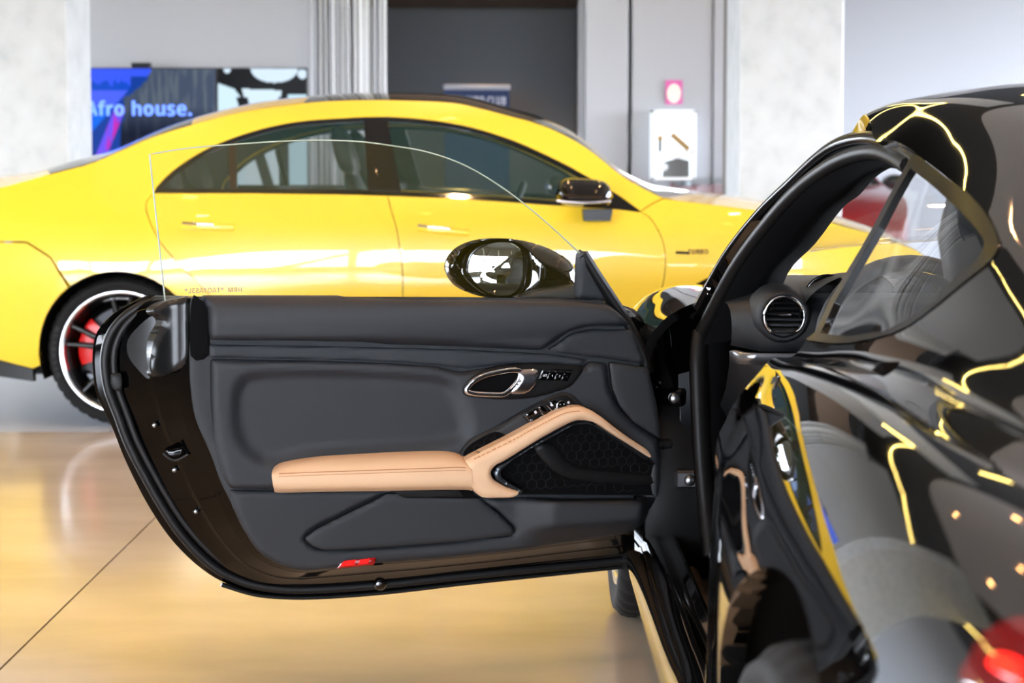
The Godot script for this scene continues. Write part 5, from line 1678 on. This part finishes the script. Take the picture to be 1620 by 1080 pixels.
func build_black_car() -> void:
	var car := thing("black_car", "glossy black two seat coupe with its door wide open and tan trim", "car", Vector3(1.1400, 0, -2.6000))
	build_door(car)
	# body: roof, rear pillar, haunch and tail of the left half, cut for the door, the quarter window and the wheel
	var gut := P([10.0755,1.8606,9.4047,2.1479,9.0768,1.9717,8.8996,1.652,8.6048,1.6438,8.4482,1.5797,8.4291,1.3134,7.4067,1.9718,6.9917,1.982,6.3171,1.9957,5.6914,2.0043,5.1488,1.9946,4.7211,2.0279,4.5206,2.0672,4.44,2.1017,4.3925,2.1594,4.405,2.2575,4.5689,2.4692,4.7754,2.6838,5.0285,2.8615,5.5773,2.9872,6.247,3.0291,6.5331,3.0295])
	var cut := P([6.0861,3.7911,5.9247,4.0726,5.9874,4.3593,6.0835,4.5573,6.1238,4.7427,6.2441,4.9571,5.942,5.1433,5.9003,5.3831,6.0302,5.6454,5.9831,5.9432])
	var edge := smooth2(gut, false, 3)
	edge.append_array(smooth2(cut, false, 3))
	var o := PackedVector2Array([Vector2(0, 0), Vector2(8.0, 0), Vector2(7.98, 0.6), Vector2(7.9, 1.1), Vector2(7.95, 1.2), Vector2(8.3, 1.26), Vector2(10.0, 1.34), Vector2(10.05, 1.9)])
	o.append_array(edge)
	var last := edge[edge.size() - 1]
	o.append_array(PackedVector2Array([Vector2(last.x - 0.02, 6.6), Vector2(last.x - 0.1, 7.0), Vector2(0, 7)]))
	var hole := arch_hole(body_net, 0.5000, 0.3000, 1.39, 0.345, 0.412, 4.2, 7.0)
	var rear_glass := rounded(PackedVector2Array([Vector2(1.9, -0.5), Vector2(5.2, -0.5), Vector2(5.2, 0.95), Vector2(1.9, 1.05)]), 0.15, 4)
	two(car, "body_shell", panel(o, [hole, rear_glass], 0.06, skin, 0.03), M.paint_black)
	two(car, "rear_window", panel(PackedVector2Array([Vector2(1.9, 0), Vector2(5.2, 0), Vector2(5.2, 0.95), Vector2(1.9, 1.05)]), [], 0.15, func(p: Vector2) -> Vector3: return skin_off(p, 0.002)), M.tint_glass)
	part(car, "headliner", loft(range(9).map(func(i): return PackedVector3Array(range(13).map(func(j): return skin(Vector2(3.6 + 0.53 * i, absf(1.85 - j * 3.7 / 12.0))) * Vector3(1.0 if j < 6 else -1.0, 1, 1) - Vector3(0, 0.035, 0))))), M.mesh_black)
	# wheel arch lips and liners
	for a in [[1.39, 0.345, 0.412, body_net, 0.5000, 0.3000, 4.2, 7.0], [3.85, 0.335, 0.375, nose_net, 3.4000, 0.3000, 3.2, 6.0]]:
		var lin := MB.new()
		var rows := []
		for i in 33:
			var an := deg_to_rad(lerpf(-20, 200, i / 32.0))
			var d: float = a[0] + (a[2] + 0.007) * cos(an)
			var y: float = a[1] + (a[2] + 0.007) * sin(an)
			var s: float = (d - a[4]) / a[5]
			var hw := on_net(a[3], s, t_at(a[3], s, y, a[6], a[7])).x
			var z := -d - -2.6000
			rows.append(PackedVector3Array([Vector3(-hw + 0.012, y, z), Vector3(-hw + 0.024, y + 0.004 * sin(an), z), Vector3(-hw + 0.03, y + 0.03 * sin(an), z - 0.03 * cos(an)), Vector3(-0.55, y + 0.03 * sin(an), z - 0.03 * cos(an)), Vector3(-0.55, a[1], -a[0] - -2.6000)]))
		lin.join(loft(rows, true))
		two(car, "wheel_liner", lin, M.hard_black)
	# quarter window
	var qg := P([6.3521,2.0717,5.76,2.08,5.1071,2.093,4.7555,2.1105,4.5952,2.133,4.525,2.1798,4.5158,2.2485,4.6445,2.415,4.7332,2.591,4.9739,2.7596,5.1694,2.8618,5.6742,2.9342,6.3266,2.9589,6.4226,2.7621,6.3795,2.5704,6.3285,2.3903])
	var fr_out := PackedVector2Array()
	for p in edge:
		fr_out.append(p)
	two(car, "quarter_window", panel(qg, [], 0.06, func(p: Vector2) -> Vector3: return skin_off(p, -0.004), 0.004), M.quarter_glass)
	var fo := P([6.4466,2.0147,6.3093,1.9989,5.6839,2.0073,5.1422,1.9975,4.7155,2.0307,4.526,2.0697,4.4454,2.1041,4.4027,2.1589,4.4155,2.2568,4.5803,2.4681,4.7883,2.6818,5.0417,2.8531,5.5979,2.9758,6.2688,3.018,6.5307,3.0225,6.4447,2.9548,6.5218,2.76,6.4745,2.5702,6.4207,2.3918,6.4467,2.0726])
	var frame := smooth2(qg, false, 1)
	two(car, "quarter_window_frame", panel(smooth2(fo, true, 2), [shrink(qg, 0.012)], 0.06, func(p: Vector2) -> Vector3: return skin_off(p, 0.002), 0.012), M.frame_satin)
	# pillars, door frame and seals
	var ws := []
	for i in 15:
		var row := PackedVector3Array()
		for j in 25:
			var q := lerpf(-1.38, 1.38, j / 24.0)
			var v := skin(Vector2(lerpf(7.95 - 0.1 * q * q, 10.0 + 0.75 * (1.0 - q * q / 1.90), i / 14.0), absf(q)))
			row.append(Vector3(v.x * (1.0 if q > 0 else -1.0), v.y, v.z))
		ws.append(row)
	part(car, "windscreen", loft(ws), M.clear_glass)
	var rail := smooth3(P3([-0.7183,0.7994,-0.9,-0.6618,0.9434,-0.77,-0.6111,1.0433,-0.63,-0.5685,1.1104,-0.5,-0.5395,1.1586,-0.39,-0.5208,1.1823,-0.31,-0.5005,1.193,-0.24,-0.4807,1.1927,-0.16,-0.4657,1.1775,-0.06,-0.4646,1.1537,0.07]), 5)
	part(car, "door_frame_rail", sweep(rail, P([-0.014, -0.012, 0.006, -0.014, 0.013, -0.004, 0.012, 0.010, -0.010, 0.012]), false, Vector3(-1, 0.25, 0)), M.frame_satin)
	part(car, "frame_groove", tube(PackedVector3Array(Array(rail).map(func(p): return p + Vector3(0.012, -0.016, 0.006))), 0.006, 8), M.hard_black)
	var seal := smooth3(P3([-0.7121,0.763,-0.83,-0.6562,0.9151,-0.71,-0.6097,1.0169,-0.58,-0.5667,1.0929,-0.46,-0.5307,1.1424,-0.33,-0.5025,1.1647,-0.24,-0.4804,1.1709,-0.16,-0.4718,1.1622,-0.07,-0.4714,1.1453,0.04]), 5)
	part(car, "door_seal", sweep(seal, P([-0.016, -0.014, 0.004, -0.018, 0.014, -0.008, 0.016, 0.004, 0.008, 0.014, -0.016, 0.014]), false, Vector3(-1, 0.25, 0)), M.rubber)
	var seal2 := smooth3(P3([-0.7121,0.7702,-0.83,-0.7211,0.709,-0.8,-0.72,0.6117,-0.78,-0.716,0.5009,-0.76,-0.7091,0.3932,-0.73,-0.7023,0.2924,-0.68]), 5)
	part(car, "door_seal", sweep(seal2, P([-0.018, -0.012, 0.008, -0.016, 0.018, -0.004, 0.018, 0.008, -0.018, 0.012]), false, Vector3(-1, 0, 0.4)), M.rubber)
	# inner pillar trim: from the seal to the cabin
	var tr_rows := []
	for r in [P3([-0.71,0.7448,-0.8,-0.6549,0.9027,-0.69,-0.609,1.0045,-0.56,-0.5666,1.0819,-0.44,-0.5302,1.1327,-0.32,-0.5022,1.1564,-0.23,-0.4803,1.1628,-0.15,-0.4717,1.1566,-0.07,-0.4709,1.1432,0.03]), P3([-0.6616,0.7566,-0.76,-0.6259,0.869,-0.68,-0.5818,0.971,-0.57,-0.5384,1.054,-0.44,-0.508,1.1024,-0.32,-0.4866,1.1341,-0.23,-0.471,1.1503,-0.15,-0.4683,1.1511,-0.07,-0.4687,1.1411,0.03]), P3([-0.6158,0.7869,-0.74,-0.5746,0.9137,-0.67,-0.5344,0.9842,-0.57,-0.5043,1.0604,-0.44,-0.489,1.0897,-0.35,-0.4854,1.1187,-0.25,-0.4823,1.1366,-0.15,-0.4768,1.1422,-0.08,-0.4665,1.1347,0.03]), P3([-0.5467,0.77,-0.9,-0.5172,0.9033,-0.82,-0.4792,0.9778,-0.7,-0.455,1.0575,-0.55,-0.4416,1.088,-0.45,-0.4403,1.1179,-0.35,-0.4406,1.1364,-0.25,-0.4423,1.1446,-0.15,-0.4533,1.1389,0])]:
		tr_rows.append(smooth3(r, 4))
	part(car, "pillar_trim", loft(tr_rows, true), M.cloth_black)
	# front post of the door opening
	var jam := []
	for r in [P3([-0.7826,0.7878,-1.02,-0.773,0.6964,-1.02,-0.7682,0.5773,-1,-0.7665,0.459,-0.98,-0.7719,0.3439,-0.95,-0.7852,0.228,-0.9]), P3([-0.7683,0.809,-0.955,-0.7597,0.7055,-0.946,-0.754,0.6465,-0.94,-0.7516,0.4992,-0.926,-0.7522,0.3524,-0.912,-0.7597,0.2306,-0.89]), P3([-0.7334,0.8109,-0.935,-0.7232,0.7077,-0.928,-0.7146,0.649,-0.922,-0.7108,0.5025,-0.908,-0.707,0.3565,-0.894,-0.7026,0.2345,-0.875]), P3([-0.7054,0.8053,-0.84,-0.713,0.7209,-0.82,-0.709,0.6086,-0.8,-0.7049,0.4971,-0.78,-0.6995,0.3888,-0.75,-0.6884,0.2801,-0.7])]:
		jam.append(smooth3(r, 4))
	part(car, "door_post", loft(jam, true), M.paint_black)
	part(car, "added_post_facet", loft([smooth3(P3([-0.7527,0.6623,-0.912,-0.7516,0.5628,-0.903,-0.7505,0.4387,-0.892]), 3), smooth3(P3([-0.7147,0.6745,-0.898,-0.7137,0.5653,-0.888,-0.7112,0.4417,-0.877]), 3)], true), M.paint_black)  # added facet, tilted so the post mirrors the bright glazing
	part(car, "added_post_facet", loft([smooth3(P3([-0.7569,0.3973,-0.898,-0.757,0.3299,-0.88,-0.76,0.2631,-0.862]), 3), smooth3(P3([-0.7086,0.4003,-0.884,-0.7074,0.3332,-0.866,-0.7077,0.2667,-0.848]), 3)], true), M.paint_black)  # lower added facet, angled for its reflection
	part(car, "inner_post", loft([smooth3(P3([-0.7078,0.7929,-0.82,-0.7122,0.666,-0.8,-0.7075,0.5009,-0.76,-0.698,0.391,-0.74,-0.6856,0.2731,-0.7]), 4), smooth3(P3([-0.6563,0.7949,-0.8,-0.6552,0.666,-0.8,-0.6595,0.5009,-0.76,-0.6586,0.391,-0.74,-0.6521,0.2731,-0.7]), 4), smooth3(P3([-0.5674,0.7595,-1,-0.5663,0.6381,-1,-0.5646,0.4552,-1,-0.5604,0.3327,-1,-0.5469,0.1943,-1]), 4)], true), M.cloth_black)
	for b in [[P3([-0.7699,0.6107,-0.9]), 0], [P3([-0.7403,0.4316,-0.84]), 1]]:
		var c: Vector3 = b[0][0]
		var hg := part(car, "hinge", bbox(c, Vector3(0.055, 0.042, 0.03), 0.006), M.gloss_black if b[1] == 0 else M.steel_worn)
		part(hg, "hinge_bolt", lathe(P([0.013, 0.0, 0.013, 0.006, 0.008, 0.010, 0.0, 0.010]), 16), M.steel).position = c + Vector3(0.005, 0, 0.015)
	part(car, "check_strap", bbox(P3([-0.766,0.418,-0.87])[0], Vector3(0.10, 0.012, 0.012), 0.002), M.gloss_black)
	# sill: painted outer face, black step, carpet floor
	var sill := []
	var step := []
	for i in 16:
		var d := lerpf(3.55, 2.05, i / 15.0)
		var z := -d - -2.6000
		var k := smoothstep(2.7, 2.2, d)
		var w := 0.012 * k
		sill.append(PackedVector3Array([Vector3(-0.78 - w, 0.12, z), Vector3(-0.84 - w, 0.15, z), Vector3(-0.866 - w, 0.185, z), Vector3(-0.872 - w, 0.215, z), Vector3(-0.868 - w, 0.245 + 0.01 * k, z), Vector3(-0.858 - w, 0.268 + 0.025 * k, z), Vector3(-0.846 - w, 0.276 + 0.03 * k, z)]))
		step.append(PackedVector3Array([Vector3(-0.848 - w, 0.272 + 0.03 * k, z), Vector3(-0.838, 0.290 + 0.02 * k, z), Vector3(-0.815, 0.300 + 0.02 * k, z), Vector3(-0.805, 0.292 + 0.02 * k, z), Vector3(-0.785, 0.292 + 0.02 * k, z), Vector3(-0.775, 0.302 + 0.02 * k, z), Vector3(-0.765, 0.30 + 0.02 * k, z), Vector3(-0.755, 0.26, z), Vector3(-0.75, 0.19, z)]))
	two(car, "sill", loft(sill), M.paint_black)
	two(car, "sill_step", loft(step), M.gloss_black)
	part(car, "carpet", bbox(Vector3(0, 0.17, -0.45), Vector3(1.52, 0.04, 2.2), 0.01), M.carpet)
	part(car, "floor_mat", bbox(Vector3(-0.42, 0.197, -0.62), Vector3(0.46, 0.014, 0.6), 0.006), M.mat_brown)
	part(car, "carpet_edge", bbox(Vector3(-0.735, 0.205, -0.6), Vector3(0.05, 0.04, 1.1), 0.012), M.mat_brown)
	part(car, "bulkhead", bbox(Vector3(0, 0.5, -1.28), Vector3(1.5, 0.62, 0.04), 0.01), M.mesh_black)
	# nose: bonnet, fenders
	var nose := PackedVector2Array([Vector2(0.62, 0), Vector2(5, 0), Vector2(5, 6), Vector2(0.1, 6), Vector2(0.12, 4), Vector2(0.15, 2.6), Vector2(0.3, 1.9), Vector2(0.45, 1.2)])
	two(car, "front_body", panel(nose, [arch_hole(nose_net, 3.4000, 0.3000, 3.85, 0.335, 0.375, 3.2, 6.0)], 0.09, nose_skin, 0.02), M.paint_black)
	part(car, "front_bumper", loft([PackedVector3Array(range(17).map(func(j): return nose_skin(Vector2(5, 6.0 * j / 16.0)))), PackedVector3Array(range(17).map(func(j): return nose_skin(Vector2(5, 6.0 * j / 16.0)) * Vector3(-1, 1, 1)))]), M.paint_black)
	# far side: closed door with its window
	part(car, "passenger_door", panel(PackedVector2Array([Vector2(6.3, 3.05), Vector2(9.95, 3.05), Vector2(9.95, 7), Vector2(6.2, 7)]), [], 0.12, skin, 0.03).mirror(), M.paint_black)
	part(car, "passenger_window", panel(PackedVector2Array([Vector2(6.3, 3.0), Vector2(9.8, 3.0), Vector2(9.0, 2.1), Vector2(8.0, 2.08), Vector2(6.6, 2.1)]), [], 0.12, func(p: Vector2) -> Vector3: return skin_off(p, -0.01)).mirror(), M.clear_glass)
	# tail
	part(car, "tail_panel", loft([PackedVector3Array(range(22).map(func(j): return skin(Vector2(0, 7.0 * j / 21.0)))), PackedVector3Array(range(22).map(func(j): return skin(Vector2(0, 7.0 * j / 21.0)) + Vector3(0.06, 0, 0.14))), PackedVector3Array(range(22).map(func(j): return skin(Vector2(0, 7.0 * j / 21.0)) * Vector3(-1, 1, 1) + Vector3(-0.06, 0, 0.14))), PackedVector3Array(range(22).map(func(j): return skin(Vector2(0, 7.0 * j / 21.0)) * Vector3(-1, 1, 1)))]), M.paint_black)
	var tl := P([1.6202,4.4174,1.656,4.3329,1.673,4.2555,1.6593,4.1888,1.6123,4.1004,1.5237,4.1077,1.3942,4.2771])
	var tls := two(car, "tail_light", panel(smooth2(tl, true, 3), [], 0.05, func(p: Vector2) -> Vector3: return skin_off(p, 0.006), 0.012, 0.0), M.tail_red, "red tail light")
	var tl2 := P([1.5621,4.3088,1.5616,4.2608,1.5016,4.2281,1.4454,4.2217,1.433,4.2677,1.4961,4.3011])
	for i in 2:
		var lamp := panel(smooth2(tl2, true, 3), [], 0.05, func(p: Vector2) -> Vector3: return skin_off(p, 0.009), 0.003, 0.0)
		part(tls[i], "lamp_band", lamp if i == 0 else lamp.mirror(), M.tail_red_lit)
	# cabin: dashboard, vent, wheel, seats
	build_cabin(car)
	for w in [[1.38, 0.345, 0.345, 0.265, 0.27, 0.765], [3.85, 0.335, 0.335, 0.25, 0.24, 0.765]]:
		for s in [-1.0, 1.0]:
			var wh := make_wheel(car, Vector3(s * w[5], w[1], -w[0] - -2.6000), 1.0, w[2], w[3], w[4], "silver")
			wh.rotation.y = s * PI / 2

func build_cabin(car: Node3D) -> void:
	# dashboard: profile (height, distance) drawn across the car
	var prof := [[3.66, 0.80], [3.64, 0.885], [3.45, 0.880], [3.30, 0.873], [3.21, 0.868], [3.17, 0.855], [3.150, 0.830], [3.145, 0.800], [3.150, 0.775], [3.165, 0.757]]
	var low := [[3.165, 0.735], [3.17, 0.70], [3.22, 0.62], [3.35, 0.52], [3.5, 0.45]]
	var mk := func(pr: Array, inset: float) -> MB:
		var rows := []
		for i in 26:
			var f := i / 25.0
			var x := lerpf(-0.672, 0.672, f)
			var e := pow(maxf(0.0, absf(f - 0.5) * 2.0 - 0.90) / 0.10, 2.0)
			var row := PackedVector3Array()
			for p in pr:
				row.append(Vector3(x, lerpf(p[1], 0.78, 0.25 * e), -(p[0] + 0.07 * e + inset) - -2.6000))
			rows.append(row)
		return loft(rows, true)
	var dash := part(car, "dashboard", mk.call(prof, 0.0), M.soft_black)
	part(dash, "lower_dash", mk.call(low, 0.01), M.soft_black)
	part(dash, "trim_strip", sweep(PackedVector3Array([Vector3(-0.668, 0.745, -3.20 - -2.6000), Vector3(-0.655, 0.745, -3.16 - -2.6000), Vector3(-0.63, 0.745, -3.148 - -2.6000), Vector3(0.63, 0.745, -3.148 - -2.6000), Vector3(0.655, 0.745, -3.16 - -2.6000), Vector3(0.668, 0.745, -3.20 - -2.6000)]), P([-0.012, -0.012, 0.010, -0.012, 0.012, 0.0, 0.010, 0.012, -0.012, 0.012]), false, Vector3.UP), M.dash_silver, "silver trim strip")
	# round vent with chrome ring and slats
	var c := P3([-0.5761,0.835,-0.535])[0]
	var pod := part(dash, "vent_housing", lathe(P([0.062, -0.10, 0.060, -0.03, 0.056, -0.006, 0.050, 0.004, 0.043, 0.004, 0.041, -0.03]), 40), M.soft_black)
	pod.position = c
	var flat := PackedVector2Array()
	for p in arc(Vector2.ZERO, 0.0415, 0.0415, -52, 232, 40):
		flat.append(p)
	var ring := PackedVector3Array()
	for p in rounded(flat, 0.004, 2):
		ring.append(Vector3(p.x, p.y, 0.006))
	part(dash, "vent_ring", sweep(ring, circle(0.0032, 8), true, Vector3.BACK), M.chrome, "chrome vent ring").position = c
	part(dash, "vent_back", lathe(P([0.0, -0.03, 0.041, -0.03]), 32), M.mesh_black).position = c
	for i in 6:
		var y := lerpf(-0.024, 0.030, i / 5.0)
		var w := sqrt(maxf(0.0, 0.041 * 0.041 - y * y))
		var sl := part(dash, "vent_slat", bbox(Vector3.ZERO, Vector3(w * 2.0, 0.0022, 0.02), 0.0008), M.hard_black)
		sl.position = c + Vector3(0, y, -0.008)
		sl.rotation_degrees.x = 12
	part(dash, "vent_tab", bbox(c + Vector3(0.002, 0.003, 0.004), Vector3(0.026, 0.004, 0.006), 0.001), M.chrome_satin)
	part(dash, "vent_wheel", bbox(c + Vector3(0.004, -0.030, 0.003), Vector3(0.040, 0.006, 0.008), 0.002), M.satin_grey)
	# side demister grille
	var sc := P3([-0.6132,0.8631,-0.59])[0]
	for i in 4:
		var g := part(dash, "side_grille", bbox(Vector3.ZERO, Vector3(0.004, 0.05, 0.012), 0.001), M.hard_black)
		g.position = sc + Vector3(0.006 * i, 0, 0.012 * i)
		g.rotation_degrees.z = -20
	# instrument hood and clocks
	var hood := []
	for i in 9:
		var row := PackedVector3Array()
		var d := lerpf(3.12, 3.45, i / 8.0)
		for j in 21:
			var a := lerpf(0.0, PI, j / 20.0)
			row.append(Vector3(-0.36 + cos(a) * (0.185 - 0.02 * i / 8.0), 0.83 + sin(a) * (0.105 - 0.03 * i / 8.0), -d - -2.6000))
		hood.append(row)
	part(dash, "instrument_hood", loft(hood), M.soft_black)
	for k in 3:
		var cl := part(dash, "dial", lathe(P([0.0, 0.0, 0.046, 0.0, 0.050, 0.006, 0.053, 0.0]), 28), M.gloss_black)
		cl.position = Vector3(-0.36 + 0.095 * (k - 1), 0.86, -3.28 - -2.6000)
	# steering wheel
	var sw := part(car, "steering_wheel", MB.new() if false else tube(PackedVector3Array(Array(circle(0.182, 36)).map(func(p): return Vector3(p.x, p.y, 0))), 0.0165, 10, true), M.leather_black)
	sw.position = Vector3(-0.37, 0.79, -2.86 - -2.6000)
	sw.rotation_degrees.x = -22
	part(sw, "hub", lathe(P([0.0, 0.035, 0.04, 0.034, 0.062, 0.022, 0.066, 0.0, 0.05, -0.06]), 28), M.soft_black)
	for a in [0.0, PI, -PI / 2]:
		part(sw, "spoke", bar(Vector3(cos(a) * 0.05, sin(a) * 0.05, 0.012), Vector3(cos(a) * 0.175, sin(a) * 0.175, 0.004), 0.045, 0.03, 0.015, 0.012), M.satin_grey)
	part(sw, "column", lathe(P([0.04, -0.05, 0.05, -0.12, 0.055, -0.35]), 20), M.hard_black)
	# seats
	for s in [-1.0, 1.0]:
		var st := part(car, "seat", seat_shape(0.54, 0.88, 0.30), M.leather_black)
		st.position = Vector3(s * 0.37, 0.30, -2.42 - -2.6000)
		st.rotation.y = PI / 2
		part(st, "seat_cushion", bbox(Vector3(0.30, -0.02, 0), Vector3(0.52, 0.16, 0.50), 0.05), M.leather_black)
	part(car, "tunnel", bbox(Vector3(0, 0.36, -0.2), Vector3(0.22, 0.34, 1.7), 0.05), M.soft_black)
	part(car, "rear_bulkhead", bbox(Vector3(0, 0.55, 0.72), Vector3(1.4, 0.7, 0.05), 0.02), M.mesh_black)
	part(car, "underbody", bbox(Vector3(0, 0.135, 0.1), Vector3(1.4, 0.03, 3.6), 0.01), M.hard_black)


# ------------------------------------------------------------------ other cars in the hall: the same saloon body in other paint
func repaint(o: Node, from: Material, to: Material) -> void:
	for c in o.get_children():
		if c is MeshInstance3D and c.material_override == from:
			c.material_override = to
		repaint(c, from, to)

func build_red_car() -> void:
	var first := get_node("yellow_car")
	var red := first.duplicate()
	red.name = "red_car"
	add_child(red)
	red.position = Vector3(2.2, 0, -14.3)
	red.rotation_degrees.y = -93
	repaint(red, M.paint_yellow, M.paint_red)
	red.set_meta("label", "red car facing out from behind the white column")
	var white := first.duplicate()
	white.name = "white_car"
	add_child(white)
	white.position = Vector3(3.6, 0, 7.4)
	white.rotation_degrees.y = 115
	repaint(white, M.paint_yellow, M.paint_white)
	white.set_meta("label", "white car parked by the glazed front of the hall")
